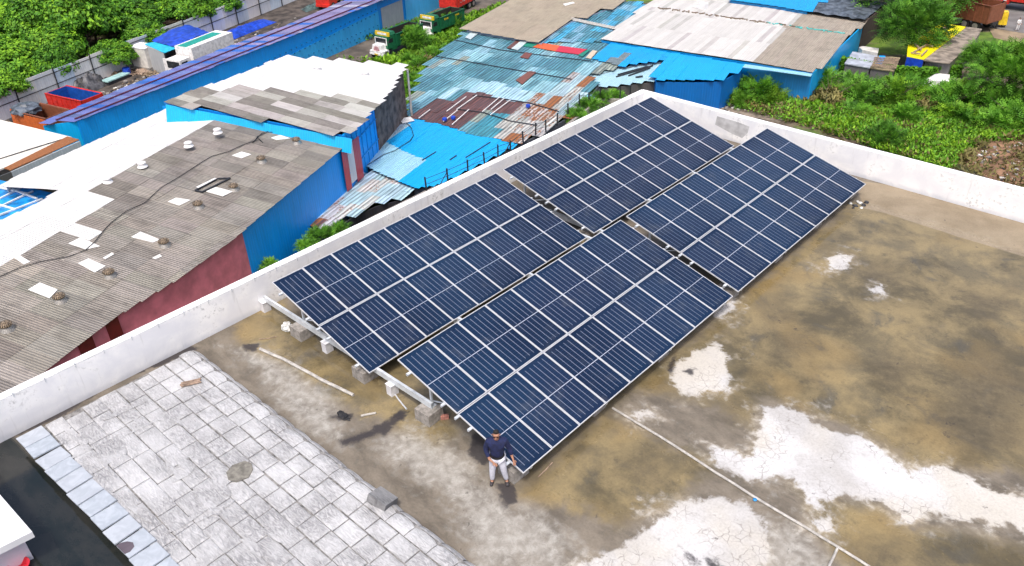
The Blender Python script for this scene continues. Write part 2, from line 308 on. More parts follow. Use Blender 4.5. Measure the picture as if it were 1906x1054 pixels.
    c=t.mix(t.ss(n4,.35,.8),c,t.mix(.25,c,(.02,.02,.02)))
    wr=t.ss(t.math('ADD',A('wet'),t.math('MULTIPLY',edge,1.2)),-.1,.5)
    rg=t.mixf(wr,.75,t.mixf(t.ss(n1,.4,.6),.16,.08)); rg=t.mixf(wm,rg,.55); rg=t.mixf(pm,rg,.08)
    hb=t.math('ADD',t.math('MULTIPLY',n2,.5),t.math('ADD',t.math('MULTIPLY',wm,t.math('MULTIPLY_ADD',crack,-.8,.8)),0.)); hb=t.math('MULTIPLY',hb,t.math('SUBTRACT',1.,t.math('MAXIMUM',pm,t.math('MULTIPLY',wr,t.math('SUBTRACT',1.,wm))))); t.bump(hb,.25,.02)
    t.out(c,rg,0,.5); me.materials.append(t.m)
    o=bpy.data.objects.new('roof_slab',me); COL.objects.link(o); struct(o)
slab()
# building mass below the slab + parapets
def parapets():
    t=NT('whitewashed_parapet'); p=t.pos(); n1=t.noise(p,1.1,6.,.6,.4); n2=t.noise(p,9.,5.,.7); z=t.xyz(p)[2]
    dr=t.noise(t.scale(p,(3.,3.,.25)),1.6,4.,.6)
    c=t.mix(t.ss(n1,.35,.7),srgb(232,233,238),srgb(252,252,252)); c=t.mix(t.math('MULTIPLY',t.ss(dr,.6,.7),.22),c,srgb(165,165,165))
    c=t.mix(t.math('MULTIPLY',t.math('MULTIPLY',t.ss(n2,.5,.66),t.ss(n1,.5,.64)),.55),c,srgb(142,142,145))
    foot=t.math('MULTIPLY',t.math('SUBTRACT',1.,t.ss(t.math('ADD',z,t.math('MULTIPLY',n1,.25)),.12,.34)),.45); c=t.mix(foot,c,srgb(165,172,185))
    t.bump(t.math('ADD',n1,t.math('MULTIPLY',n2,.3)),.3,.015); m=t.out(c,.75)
    b=MB()
    b.box(((XW-.13),(YW-16)/2+.125,HP/2),(.26,YW+16.25,HP))                   # left parapet
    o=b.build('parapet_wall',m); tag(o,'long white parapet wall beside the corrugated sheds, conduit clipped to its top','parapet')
    pc=MB(); yy=np.arange(-15.5,YW-.2,.6)
    pc.tube([(XW-.02,y,HP+.02+.006*math.sin(y*2.3)) for y in yy],.022,6); pc.build('conduit',M['white'],o)
    for y in np.arange(-6.6,3,.75): q=MB(); q.box((XW-.02,y,HP+.045),(.06,.02,.04)); q.box((XW+.012,y,HP-.03),(.012,.015,.07)); q.build('conduit_clip',M['galv'],o)
    lip=MB(); lip.box((XW-.285,(YW-16)/2+.1,HP-.03),(.05,YW+16.3,.05)); lip.build('coping_lip',m,o)
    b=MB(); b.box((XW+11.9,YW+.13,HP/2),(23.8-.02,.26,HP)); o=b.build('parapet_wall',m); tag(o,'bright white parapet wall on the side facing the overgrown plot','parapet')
    lip=MB(); lip.box((XW+11.9,YW+.285,HP-.03),(24.3,.05,.05)); lip.build('coping_lip',m,o)
    q=MB(); c=Vector((3.1,YW-.004,.62)); q.face([c+Vector((a,0,b_)) for a,b_ in((-.75,-.1),(.1,-.3),(.55,-.36),(.75,-.1),(.8,.2),(.3,.26),(-.7,.28))]); q.build('grey_plaster_patch',plain('grey_plaster',(.56,.56,.57),.8),o)
    # building body
    b=MB(); b.box((10.1,2.0,-8.03),(23.3,36.2,15.9)); o=b.build('building',plain('outer_render',(.35,.35,.36),.85)); tag(o,'tall building whose flat roof carries the solar arrays','building')
parapets()
# ================================================================== SOLAR ARRAYS
TH=.2647; PW=1.0145; PL=2.1097; HH=1.6086; HX=.2712
def panel_mats():
    t=NT('photovoltaic_cells'); x=t.xyz(t.uv()); u,v=x[0],x[1]      # metres: u 0..0.94 across, v 0..2.03 along
    U,V=.94,2.03
    cu=t.math('MULTIPLY',u,6/U); du=t.math('ABSOLUTE',t.math('SUBTRACT',t.math('FRACT',t.math('ADD',cu,.5)),.5)); lu=t.math('LESS_THAN',du,.034)
    inner=t.math('MULTIPLY',t.math('GREATER_THAN',u,.05),t.math('LESS_THAN',u,U-.05))
    inv=t.math('MULTIPLY',t.math('GREATER_THAN',v,.10),t.math('LESS_THAN',v,V-.10)); 
    dm=t.math('ABSOLUTE',t.math('SUBTRACT',v,V/2)); off=t.math('GREATER_THAN',dm,.03); line=t.math('MULTIPLY',t.math('MULTIPLY',lu,inner),t.math('MULTIPLY',inv,off))
    mid=t.math('LESS_THAN',dm,.0095)
    dv=t.math('ABSOLUTE',t.math('SUBTRACT',t.math('FRACT',t.math('ADD',t.math('MULTIPLY',v,24/V),.5)),.5)); lv=t.math('MULTIPLY',t.math('LESS_THAN',dv,.05),t.math('MULTIPLY',inner,inv))
    fu=t.math('ABSOLUTE',t.math('SUBTRACT',t.math('FRACT',t.math('MULTIPLY',u,54/U)),.5)); fb=t.math('MULTIPLY',t.math('GREATER_THAN',fu,.42),inner)
    oi=t.n('ShaderNodeObjectInfo'); n=t.noise(t.pos(),.22,3.,.5)
    base=t.mix(oi.outputs['Random'],(.004,.012,.036),(.009,.020,.053)); base=t.mix(t.ss(n,.35,.7),base,(.007,.025,.064))
    c=t.mix(t.math('MULTIPLY',lv,.2),base,(.07,.13,.26)); c=t.mix(line,c,(.26,.29,.38)); c=t.mix(mid,c,(.40,.44,.54))
    dirt=t.math('MULTIPLY',t.ss(t.noise(t.pos(),2.,5.,.6),.5,.8),.12); c=t.mix(dirt,c,(.25,.25,.25))
    t.out(c,.3,0,.22); return t.m
M['pv']=panel_mats()
def proto_panel():
    b=MB(); L,Wd,fr,th=2.088,1.002,.022,.035
    # local: x 0..L down slope, y 0..Wd, z 0 top
    for c,s in (((L/2,fr/2,-th/2),(L,fr,th)),((L/2,Wd-fr/2,-th/2),(L,fr,th)),((fr/2,Wd/2,-th/2),(fr,Wd-2*fr,th)),((L-fr/2,Wd/2,-th/2),(fr,Wd-2*fr,th))): b.box(c,s)
    g=MB(); a=[(fr,fr,-.006),(L-fr,fr,-.006),(L-fr,Wd-fr,-.006),(fr,Wd-fr,-.006)]; uv=[(0,0),(0,2.03),(.94,2.03),(.94,0)]
    g.face(a,uv=uv); bk=[(p[0],p[1],-.012) for p in a][::-1]; g.face(bk,1,uv=[(0,0)]*4)
    f=b.build('solar_panel','alu'); gl=g.build('cell_glass',['pv','dark'],f)
    return f
PROTO=[proto_panel()]
first=[True]
def array(name_label,x0,y0):
    e=empty('solar_array',(x0,y0,0),name_label,'solar array','tilted rooftop solar arrays of eighteen panels')
    for r in range(2):
        for k in range(9):
            if first[0]: p=PROTO[0]; p.parent=e; first[0]=False
            else: p=copyobj(PROTO[0],e)
            s=r*PL+.006+(.004*math.sin(k*5+r)); p.location=(s*math.cos(TH),k*PW+.006,HH-s*math.sin(TH)); p.rotation_euler=(random.uniform(-.002,.002),TH+random.uniform(-.0015,.0015),0)
    zt=lambda x:HH-x*math.tan(TH)
    # purlins along y, rafters along slope, legs
    for s in (.45,1.65,2.12,2.55,3.75):
        x=s*math.cos(TH); q=MB(); q.box((x,4.55,zt(x)-.075),(.05,9.3,.06)); q.box((x+.02,4.55,zt(x)-.048),(.07,9.3,.012)); q.build('purlin','galv',e)
    for y in (.35,3.15,6.0,8.85):
        q=MB(); a=Vector((.1,y,zt(.1)-.15)); b_=Vector((4.0,y,zt(4.0)-.15)); d=b_-a; m=Matrix.Translation((a+b_)/2)@Matrix.Rotation(TH,4,'Y')
        q.box((0,0,0),(d.length,.05,.08),mat=m); q.build('rafter','galv',e)
        for x in (.72,3.55):
            q=MB(); h=zt(x)-.19; q.box((x,y,(h+.33)/2),(.06,.05,h-.33)); q.box((x-.05,y+.02,(h+.33)/2),(.05,.02,h-.33)); q.box((x,y,.34),(.18,.16,.015)); q.build('leg','galv',e)
        q=MB(); q.tube([(.72,y+.03,.45),(1.9,y+.03,zt(1.9)-.19)],.02,5); q.build('brace','galv',e)
    return e
YA=9*PW+.3545; DX=5.3218
array('solar array nearest the white parapet, at the near end above the concrete pedestals',0,0)
array('solar array in the far corner between the two white parapets',0,YA)
array('solar array nearest the camera, with the man standing at its low corner',DX,.005)
array('solar array at the far right, low edge facing the open wet slab',DX,YA-.06)
for i,y in enumerate((.24,3.2,6.25,9.15,9.78,12.6,15.5,18.3)):
    q=MB(); xe=6.15 if i!=4 else 6.15; L=xe+1.18
    q.box((-1.18+L/2,y,.425),(L,.012,.15)); q.box((-1.18+L/2,y+.03,.505),(L,.072,.012)); q.box((-1.18+L/2,y+.03,.345),(L,.072,.012))
    o=q.build('steel_beam','galv'); tag(o,'pale steel channel beam on pedestals running from the parapet past the near array ends' if i==0 else 'steel channel beam on pedestals under the solar arrays, in their shade','beam','steel channel beams carrying the arrays')
    if i: pass
ped=MB(); ped.box((0,0,.1675),(.52,.5,.335),taper=.96); PED=ped.build('concrete_block','ped')
pedw=MB(); pedw.box((0,0,.165),(.2,.24,.33)); pedw.box((0,0,.337),(.24,.26,.014)); PEDW=pedw.build('pedestal','pedw')
used=[False,False]
def putped(w,x,y,label):
    P=(PEDW if w else PED); o=P if not used[w] else copyobj(P); used[w]=True; o.location=(x,y,0); o.rotation_euler=(0,0,random.uniform(-.05,.05)); tag(o,label,'pedestal' if w else 'concrete block','white pedestals under the beams' if w else 'concrete footing blocks of the arrays')
for ax,ay in ((0,0),(0,YA),(DX,0),(DX,YA-.06)):
    for x in (.72,3.55):
        for y in (.35,3.15,6.0,8.85):
            near=(y==.35 and ay==0)
            lab={(0,.72):'grey concrete block under the near end beam beside the white plastic bag',(0,3.55):'grey concrete block under the low near corner of the array by the parapet',(DX,.72):'grey concrete block at the very end of the near beam, beside the loose red brick',(DX,3.55):'grey concrete block behind the man under the nearest array corner'}.get((ax,x)) if near else 'grey concrete footing block hidden in the shade beneath the solar arrays'
            putped(False,ax+x+(.0),ay+y-(.12 if near else 0),lab)
putped(True,-1.17,.24,'white pedestal under the beam end against the parapet'); putped(True,1.88,.24,'white pedestal under the near beam between the first two concrete blocks'); putped(True,4.64,.24,'white pedestal under the near beam with the thin pipe lying in front')
# ================================================================== BLOCK PAVING + EDGE SLABS
def paving():
    t=NT('wet_white_blocks'); p=t.pos(); n=t.noise(t.scale(p,(1.3,5.,1),.5),2.6,6.,.6,2.4); n2=t.noise(p,1.1,5.,.6); n3=t.noise(p,14.,4.,.6); a=t.attr('Col')
    c=t.mix(t.ss(n,.35,.68),srgb(138,138,140),srgb(188,188,190)); c=t.mix(t.ss(n2,.4,.68),c,t.mix(.6,c,srgb(208,209,211))); c=t.mix(1.,c,a,'MULTIPLY')
    c=t.mix(t.math('MULTIPLY',t.ss(n3,.62,.8),.25),c,srgb(150,150,150)); t.bump(t.math('ADD',n,t.math('MULTIPLY',n3,.2)),.9,.03); m=t.out(c,t.mixf(n,.25,.6),0,.4)
    jt=plain('joint_mortar',(.22,.215,.21),.9,0,.3,8)
    b=MB(); TZ=.3
    b.box((7.3,-4.43,.135),(16.0,4.1,.27),mi=1)
    ys=[-6.36,-5.93,-5.47,-5.02,-4.57,-4.13,-3.68,-3.22,-2.78]; 
    for r in range(len(ys)-1):
        x=-.72+random.uniform(0,.25); y0,y1=ys[r],ys[r+1]
        while x<15.2:
            L=random.choice([.56,.6,.62,.66]) if r>4 else random.choice([.6,.75,.9,1.2]); g=.012 if r<5 else .017
            th=random.uniform(-.006,.006); k=random.uniform(.93,1.04) if r<5 else random.uniform(.97,1.06); k=min(k,1.06)
            # slightly pillowed block
            xs=[x+g,x+.06,x+L-.06,x+L-g]; yy=[y0+g+th*2,y0+.06,y1-.06,y1-g+th*2]; zz=lambda i,j:TZ+th-(.012 if i in(0,3) or j in(0,3) else 0)
            for i in range(3):
                for j in range(3): b.face([(xs[i],yy[j],zz(i,j)),(xs[i+1],yy[j],zz(i+1,j)),(xs[i+1],yy[j+1],zz(i+1,j+1)),(xs[i],yy[j+1],zz(i,j+1))],0,col=(k,k,k),smooth=False)
            X0,X1,Y0,Y1=xs[0],xs[3],yy[0],yy[3]
            for A_,B_ in (((X0,Y0),(X1,Y0)),((X1,Y0),(X1,Y1)),((X1,Y1),(X0,Y1)),((X0,Y1),(X0,Y0))): b.face([(*A_,.2),(*B_,.2),(*B_,TZ+th-.012),(*A_,TZ+th-.012)],0,col=(k,k,k))
            x+=L
    for k in range(70):
        cx,cy=random.uniform(-.3,14),random.uniform(-6.2,-4.2); L=random.uniform(.25,.8); Wd=random.uniform(.04,.12); a=random.choice([0,0,math.pi/2])+random.uniform(-.15,.15); n=9
        row=random.choice(ys[:6]); cy=row if random.random()<.6 else cy
        b.prism([(cx+L*math.cos(6.283*i/n)*math.cos(a)-Wd*math.sin(6.283*i/n)*math.sin(a)*random.uniform(.6,1.2),cy+L*math.cos(6.283*i/n)*math.sin(a)+Wd*math.sin(6.283*i/n)*math.cos(a)*random.uniform(.6,1.2),TZ+.009+.00005*k) for i in range(n)],.004,col=(.97,.97,.97))
    # rounded outer row
    x=-.75
    while x<15.2:
        L=random.choice([.6,.64,.68,.72]); k=random.uniform(1.0,1.07); bul=random.uniform(.03,.08); n=6
        prof=[(-2.77,TZ),(-2.6,TZ+.012),(-2.45,TZ-.01),(-2.33,TZ-.06),(-2.24,TZ-.15),(-2.2,.0)]
        for i in range(n):
            a0,a1=i/n,(i+1)/n; f0=math.sin(math.pi*(.04+.92*a0))**.22; f1=math.sin(math.pi*(.04+.92*a1))**.22
            xa=x+.01+(L-.02)*a0; xb=x+.01+(L-.02)*a1
            for (ya,za),(yb,zb) in zip(prof[:-1],prof[1:]):
                q=lambda X,f,y,z:(X,y+bul*(f-1)*(1 if y>-2.7 else 0),max(0,z-(1-f)*.05))
                b.face([q(xa,f0,ya,za),q(xb,f1,ya,za),q(xb,f1,yb,zb),q(xa,f0,yb,zb)],0,col=(k,k,k),smooth=True)
        x+=L
    o=b.build('block_paving',[m,jt]); tag(o,'raised bed of white blocks laid in rows beside the parapet, outer row rounded off','block paving')
    # patch of wet cement on it
    q=MB(); pts=[at(a_,b_,.325) for a_,b_ in ((421,880),(432,866),(455,858),(468,862),(471,873),(463,888),(440,897),(425,893))]; q.prism(pts,.02); o=q.build('cement_smear',plain('grey_cement',(.20,.19,.165),.8,0,.2,10,.6)); tag(o,'grey oval smear of cement on the white block paving','cement')
    # loose edge slabs
    sl=MB(); sl.box((0,0,0),(.53,.60,.035)); t2=NT('pale_slab'); n=t2.noise(t2.pos(),3.5,5.,.6,1.); oi=t2.n('ShaderNodeObjectInfo'); c=t2.mix(t2.ss(n,.35,.7),srgb(156,165,175),srgb(178,186,196)); c=t2.mix(t2.math('MULTIPLY',oi.outputs['Random'],.3),c,srgb(186,188,194)); sm=t2.out(c,.45)
    base=sl.build('edge_slab',sm); xs=[(-.70),(-.17),(.40),(.93),(1.46),(2.02),(2.57),(3.12),(3.68),(4.24),(4.80),(5.35),(5.92),(6.5),(7.1)]
    words=['first','second','third','fourth','fifth','sixth','seventh','eighth','ninth','tenth','eleventh','twelfth','thirteenth','fourteenth','fifteenth']
    for i,x in enumerate(xs):
        o=base if i==0 else copyobj(base); yy=-6.72+.07*i*.0+ (x+.7)*.028+random.uniform(-.02,.02)
        o.location=(x+.26,yy,.325+random.uniform(-.01,.01)); o.rotation_euler=(random.uniform(-.03,.03),-.05,R(1.5)+random.uniform(-.05,.05))
        tag(o,f'pale square slab overhanging the dark water, {words[i]} counting from the parapet'+(' and chipped with a dark stain' if i==9 else ''),'slab','pale slabs edging the block paving')
        if i==9:
            s_=MB(); s_.prism([(x_,y_,.021) for x_,y_ in ((-.27,-.3),(.1,-.3),(.13,-.2),(.08,-.08),(-.05,-.04),(-.18,-.1),(-.25,-.2))],.003); s_.build('dark_stain',plain('slab_stain',(.10,.08,.10),.6),o)
    # tipped block, plank bundle
    q=MB(); q.box((0,0,0),(.5,.42,.2)); tb=q.build('loose_block',m); p_=at(720,938,.3); tb.location=(p_.x-.15,p_.y,.33); tb.rotation_euler=(R(-18),R(8),R(8)); tag(tb,'single white block tipped up on the rounded outer row, grey end showing','block')
    f_=MB(); f_.box((.253,0,0),(.008,.42,.2)); f_.build('grey_end',plain('block_grey',(.13,.13,.14),.8),tb)
    e=empty('plank_bundle',at(355,714,.32),'small bundle of short brown planks lying on the white block paving','planks',None,R(62))
    for j in range(4): q=MB(); q.box((random.uniform(-.03,.03),-.06+j*.04,.02+.015*(j%2)),(.5,.035,.03)); q.build('plank','wood',e)
paving()
# ================================================================== SMALL THINGS ON THE SLAB
def pipe(pts,r,label,cat='pipe',mat='pvc',z=.0,name='pipe'):
    q=MB(); P=[at(a,b,z) for a,b in pts]
    PP=[]
    for i in range(len(P)-1):
        n=max(2,int((P[i+1]-P[i]).length/.5))
        for k in range(n): PP.append(P[i].lerp(P[i+1],k/n)+Vector((random.uniform(-.01,.01),random.uniform(-.01,.01),r)))
    PP.append(P[-1]+Vector((0,0,r))); q.tube(PP,r,6); o=q.build(name,mat); tag(o,label,cat); return o
pipe([(484,652),(530,672),(600,710),(658,738)],.045,'thick whitish pipe lying on the slab between the block paving and the arrays')
pipe([(1140,762),(1230,815),(1330,880),(1400,925),(1500,985),(1560,1020),(1650,1078)],.03,'long thin white pipe running diagonally across the wet slab')
pipe([(1559,1021),(1545,1050),(1530,1090)],.028,'short branch pipe leaving the long white pipe at the bottom of the picture')
pipe([(731,727),(742,745),(757,763)],.02,'short bright rod leaning on the slab in front of the white pedestal','rod','alu',0,'rod')
pipe([(483,632),(498,631),(515,627)],.012,'thin bare stick on the slab near the dark stain','stick','wood',0,'stick')
pipe([(700,770),(672,0+776)],.03,'short stub of white pipe on the sandy slab','pipe stub','pvc')
pipe([(1002,889),(1028,862)],.015,'thin pale lath lying in the wet shade beside the lowest panel corner','lath','wood',0,'lath')
q=MB(); q.box((0,0,.05),(.2,.1,.1)); o=q.build('loose_brick','brick',loc=at(828,779,0)); o.rotation_euler=(0,0,.9); tag(o,'single loose red brick beside the last concrete block','brick')
def blob(name,loc,r,mat,label,cat,sc=(1,1,.5),n=3,amp=.35):
    import bmesh
    bm=bmesh.new(); bmesh.ops.create_icosphere(bm,subdivisions=n,radius=r)
    for v in bm.verts:
        k=1+amp*(random.random()-.5); v.co=Vector((v.co.x*sc[0]*k,v.co.y*sc[1]*k,max(-r*.2,v.co.z*sc[2]*k)))
    me=bpy.data.meshes.new(name); bm.to_mesh(me); bm.free(); me.materials.append(M[mat]); o=bpy.data.objects.new(name,me); COL.objects.link(o); o.location=loc; tag(o,label,cat); return o
blob('plastic_bag',at(536,612,0)+Vector((0,0,.05)),.2,'plastic','crumpled clear plastic bag beside the first concrete block','plastic bag',(1,.8,.7))
blob('black_cloth',at(640,775,0)+Vector((0,0,.02)),.2,'black','small black cloth lying on the slab','cloth',(1.1,.5,.25),3,.5)
blob('bottle_cap',at(1405,932,0)+Vector((0,0,.03)),.045,'tarpcyan','tiny blue cap beside the long white pipe','cap',(1,1,.7),2,.1)
for j,(a,b,r) in enumerate([(1583,706-326,.07),(1592,384,.09),(1600,379,.1),(1607,383,.08),(1603,388,.06),(1612,378,.09),(1596,376,.05),(1588,388,.05)]):
    blob('rubble_stone',at(a,b,0)+Vector((0,0,.02)),r,'dark' if j%2 else 'plastic','small dark or pale stone in the little rubble heap by the far array corner','stone',(1,1,.6),2,.5)['group']='rubble heap by the far array corner'
# white raised slab at bottom left, with yellow post and red basin
pl=Plane(0,0,.95); P=[pl.hit(a,b) for a,b in ((0,920),(60,990))]
c0=pl.hit(60,990); dx=(pl.hit(0,921)-c0); dy=(pl.hit(0,1020)-c0)
e=empty('raised_slab',(c0.x-.6,c0.y-1.2,0),'smooth white raised slab over a low wall at the bottom left corner','slab')
inv=Vector((-e.location.x,-e.location.y,0))
q=MB(); q.prism([c0+inv,c0+inv+dx*3,c0+inv+dx*3+dy*4,c0+inv+dy*4],.16); q.build('slab_top',plain('painted_slab',(.72,.73,.77),.5,0,.04,2),e)
q=MB(); k=c0+dx*.2+dy*.25+inv; q.prism([k,k+dx*3,k+dx*3+dy*4,k+dy*4],.78); o=q.build('supporting_wall',plain('lilac_wall',(.62,.62,.70),.7,0,.05,2),e); o.location=(0,0,-.165)
q=MB(); q.box((0,0,.3),(.08,.08,.6)); q.box((0,0,.62),(.14,.14,.05)); o=q.build('yellow_post',plain('yellow_paint',(.75,.45,.01),.5),loc=at(18,1046,0)); tag(o,'short yellow post under the edge of the white raised slab','post')
q=MB(); q.lathe((0,0,0),[(.15,0),(.21,.14),(.225,.16),(.2,.15),(.14,.02)],20); o=q.build('red_basin',plain('red_plastic',(.65,.03,.05),.35),loc=at(38,1062,0)); tag(o,'red plastic basin at the bottom left edge beside the yellow post','basin')
exec('pass')
# ================================================================== GROUND
def ground():
    t=NT('earth_and_weeds'); p=t.pos(); n1=t.noise(p,.09,6.,.6,.5); n2=t.noise(p,.7,6.,.65); n3=t.noise(p,4.,5.,.7)
    c=t.mix(t.ss(n2,.3,.7),(.075,.058,.042),(.18,.14,.10)); c=t.mix(t.ss(n1,.46,.56),c,t.mix(t.ss(n2,.35,.65),(.05,.10,.014),(.13,.22,.025)))
    c=t.mix(t.math('MULTIPLY',t.ss(n3,.5,.8),.5),c,(.05,.04,.03)); t.bump(t.math('ADD',n2,n3),.5,.1); m=t.out(c,.95)
    q=MB(); q.face([(-900,-300,G),(600,-300,G),(600,900,G),(-900,900,G)]); struct(q.build('ground',m))
    def sheet(name,px,z,m,lift=0):
        q=MB(); q.prism([at(a,b,G+lift) for a,b in px],.25); struct(q.build(name,m))
    mud=plain('dark_mud',(.085,.07,.06),.9,0,.35,.8,.5); 
    sheet('yard_ground',[(-60,300),(150,255),(560,40),(700,-30),(560,-30),(240,130),(0,215),(-60,250)],G,mud,.02)
    sheet('lane',[(480,128),(560,95),(640,75),(850,0),(930,-20),(960,20),(880,40),(800,80),(760,125),(700,180)],G,plain('damp_lane',(.125,.105,.085),.85,0,.25,.6,.3),.03)
    sheet('road',[(1700,-30),(1790,-80),(2050,-40),(2050,75),(1906,62),(1850,52),(1760,30)],G,plain('asphalt',(.17,.165,.165),.85,0,.12,.8,.2),.04)
    sheet('roadside_strip',[(1840,52),(1906,62),(2050,80),(2050,110),(1906,85),(1850,70)],G,plain('sandy_verge',(.27,.21,.14),.9,0,.15,.8,.3),.05)
    sheet('bare_earth',[(1765,292),(1800,268),(1960,250),(1990,390),(1880,352)],G,plain('red_earth',(.26,.15,.09),.95,0,.3,.8,.5),.03)
    sheet('bare_earth',[(1245,165),(1330,168),(1440,185),(1500,205),(1450,228),(1300,205)],G,plain('rubble_earth',(.20,.165,.13),.95,0,.35,1.2,.7),.03)
ground()
# ================================================================== SHEDS
def sheet_roof(name,mat,plane,ang,poly,colf,parent,along='t',sw=1.05,sl=2.2,lift=0.,jit=.02,tj=.05,extra=()):
    """sheets laid on plane; ang = direction angle; poly: px points; along: sheet length runs along e2 ('t') or e1 ('s')"""
    a=R(ang); e1=Vector((-math.sin(a),math.cos(a),0)); e2=Vector((math.cos(a),math.sin(a),0))
    U,V=(e1,e2) if along=='t' else (e2,e1)
    pts=[plane.hit(*p) for p in poly]+[Vector(p) for p in extra]
    P=[(p.dot(U),p.dot(V)) for p in [Vector((q.x,q.y,0)) for q in pts]]
    u0=min(p[0] for p in P); u1=max(p[0] for p in P); b=MB(); n=max(1,round((u1-u0)/sw)); sw=(u1-u0)/n
    for i in range(n):
        uc=u0+(i+.5)*sw; xs=[]
        for k in range(len(P)):
            p,q=P[k],P[(k+1)%len(P)]
            if (p[0]>uc)!=(q[0]>uc): xs.append(p[1]+(uc-p[0])*(q[1]-p[1])/(q[0]-p[0]))
        xs.sort()
        for v0,v1 in zip(xs[::2],xs[1::2]):
            v=v0+random.uniform(-tj,tj); ph=(i%2)*.5*0+random.uniform(-.02,.02)
            v1+=random.uniform(-tj,tj); j=0; off=random.uniform(0,.3) if tj>.08 else 0
            while v<v1-.05:
                ve=min(v+sl*(1 if j or tj<=.08 else .5+off),v1)
                if v1-ve<.35: ve=v1
                z1=lift+random.uniform(0,jit); z2=lift+random.uniform(0,jit)+.012
                q=[]; 
                r0=random.uniform(-.01,.01)
                for (uu,vv,zz) in ((uc-sw/2-.02,v-.06,z1),(uc+sw/2+.02,v-.06+r0,z1+.006),(uc+sw/2+.02,ve+r0,z2+.006),(uc-sw/2-.02,ve,z2)):
                    w_=U*uu+V*vv; q.append(Vector((w_.x,w_.y,plane.z(w_.x,w_.y)+zz)))
                c=sum(q,Vector())/4; px=pj(*c); r=colf(px[0],px[1])
                if r is not None:
                    col,par=r
                    if (q[1]-q[0]).cross(q[3]-q[0]).z<0: q=q[::-1]; uvs=[(u0+i*sw,ve),(u0+(i+1)*sw,ve),(u0+(i+1)*sw,v),(u0+i*sw,v)]
                    else: uvs=[(i*sw,v),((i+1)*sw,v),((i+1)*sw,ve),(i*sw,ve)]
                    b.face(q,0,uv=uvs,col=col,par=par)
                v=ve; j+=1
    return b.build(name,mat,parent)
def vary(c,a=.1,h=.03):
    k=1+random.uniform(-a,a); return tuple(max(0,min(.95,x*k*(1+random.uniform(-h,h)))) for x in c)
BLUE=(.0,.32,.92); CYAN=(.0,.36,.80); SKYB=(.26,.52,.66); TEAL=(.05,.27,.36); ASB=(.31,.285,.255)
# ---- shed A : big grey / white shed
AA=21.; ea=R(AA); e1=Vector((-math.sin(ea),math.cos(ea),0)); e2=Vector((math.cos(ea),math.sin(ea),0))
PA=Plane(-24,11,-9.75,AA,.115)
rp=PA.hit(265,300); sr=rp.x*e2.x+rp.y*e2.y
PAL=Plane(rp.x,rp.y,rp.z,AA,-.11)
eaveA=[(90,688),(220,588),(333,520),(430,450),(480,407),(565,338),(636,278),(662,256)]
def st(s,t,plane): v=e1*s+e2*t; return Vector((v.x,v.y,plane.z(v.x,v.y)))
Sof=lambda v:v.x*e1.x+v.y*e1.y
Tof=lambda v:v.x*e2.x+v.y*e2.y
far=PA.hit(662,256); sfar=Sof(far)+.6
shA=empty('shed',(-30,10,G),'large grey and white roofed shed with blue and red side wall, closest to the parapet','shed')
def inv(e): return Matrix.Translation(-e.location)
def adopt(o,e): o.parent=e; o.matrix_parent_inverse=inv(e); return o
WZ=[(198,333),(118,353),(175,362),(209,364),(195,375),(220,382),(197,393),(175,405),(156,413),(187,426),(151,442),(110,432),(31,473),(0,487),(-300,640),(-600,600),(-200,300)]
def colA(x,y):
    if inpoly(x,y,WZ):
        if inpoly(x,y,[(112,355),(155,349),(165,356),(150,363)]) or inpoly(x,y,[(110,420),(130,408),(158,422),(150,432)]): return vary(ASB,.15),(0,.8,0)
        return vary((.70,.70,.70),.025,.0),(0,.04 if x>100 else .12,0)
    d=random.random(); f=.75 if d<.15 else 1.18 if d>.85 else 1.
    return vary(tuple(c*f for c in ASB),.08),(0,random.uniform(.5,1.),0)
ext=[st(sfar-.0,Tof(PA.hit(430,222)),PA)]
tr=sr
ridge_near=st(-34,tr,PA); eave_near=st(-34,Tof(PA.hit(90,688))+.6,PA)
ex=[st(sfar,tr,PA),ridge_near,eave_near,st(-12,Tof(PA.hit(90,688))+.2,PA)]
adopt(sheet_roof('roof','asb',PA,AA,eaveA,colA,None,'t',1.05,2.1,extra=ex,tj=.02),shA)
# left (white) slope
LE=[(310,203),(5,340),(105,362),(-120,468)]
exl=[st(-34,tr-9,PAL),st(-34,tr,PAL),st(sfar,tr,PAL)]
WH=lambda x,y:(vary((.70,.70,.70),.025,0),(0,.06,0))
adopt(sheet_roof('roof','asb',PAL,AA,LE,WH,None,'t',1.05,2.4,extra=exl,tj=.02),shA)
# walls under right eave
ew=[PA.hit(a,b) for a,b in eaveA]; ew=[eave_near]+ew
q=MB(); off=0
Wp=[]
for i in range(len(ew)-1):
    n_=max(1,int((ew[i+1]-ew[i]).length/1.2))
    for k in range(n_): Wp.append(ew[i].lerp(ew[i+1],k/n_)-e2*.25)
Wp.append(ew[-1]-e2*.25)
for p_,q_ in zip(Wp[:-1],Wp[1:]):
    L=(q_-p_).length; red=pj(*((p_+q_)/2))[0]<440; col=(.42,.05,.08) if red else (0,.31,.93)
    B0_,B1_=Vector((p_.x,p_.y,G)),Vector((q_.x,q_.y,G)); T0,T1=p_+Vector((0,0,.02)),q_+Vector((0,0,.02)); o_=-e2*.08; uvs=[(off,0),(off+L,0),(off+L,T1.z-G),(off,T0.z-G)]
    q.face([B0_,B1_,T1,T0],1 if red else 0,uv=uvs,col=col,par=(0,.12,0)); q.face([B1_+o_,B0_+o_,T0+o_,T1+o_],1 if red else 0,uv=uvs,col=col,par=(0,.12,0)); q.face([T0,T1,T1+o_,T0+o_],0,col=col); off+=L
redm=plain('faded_red_wall',(.70,.19,.25),.75,0,.14,.8)
adopt(q.build('wall',['rib',redm]),shA)
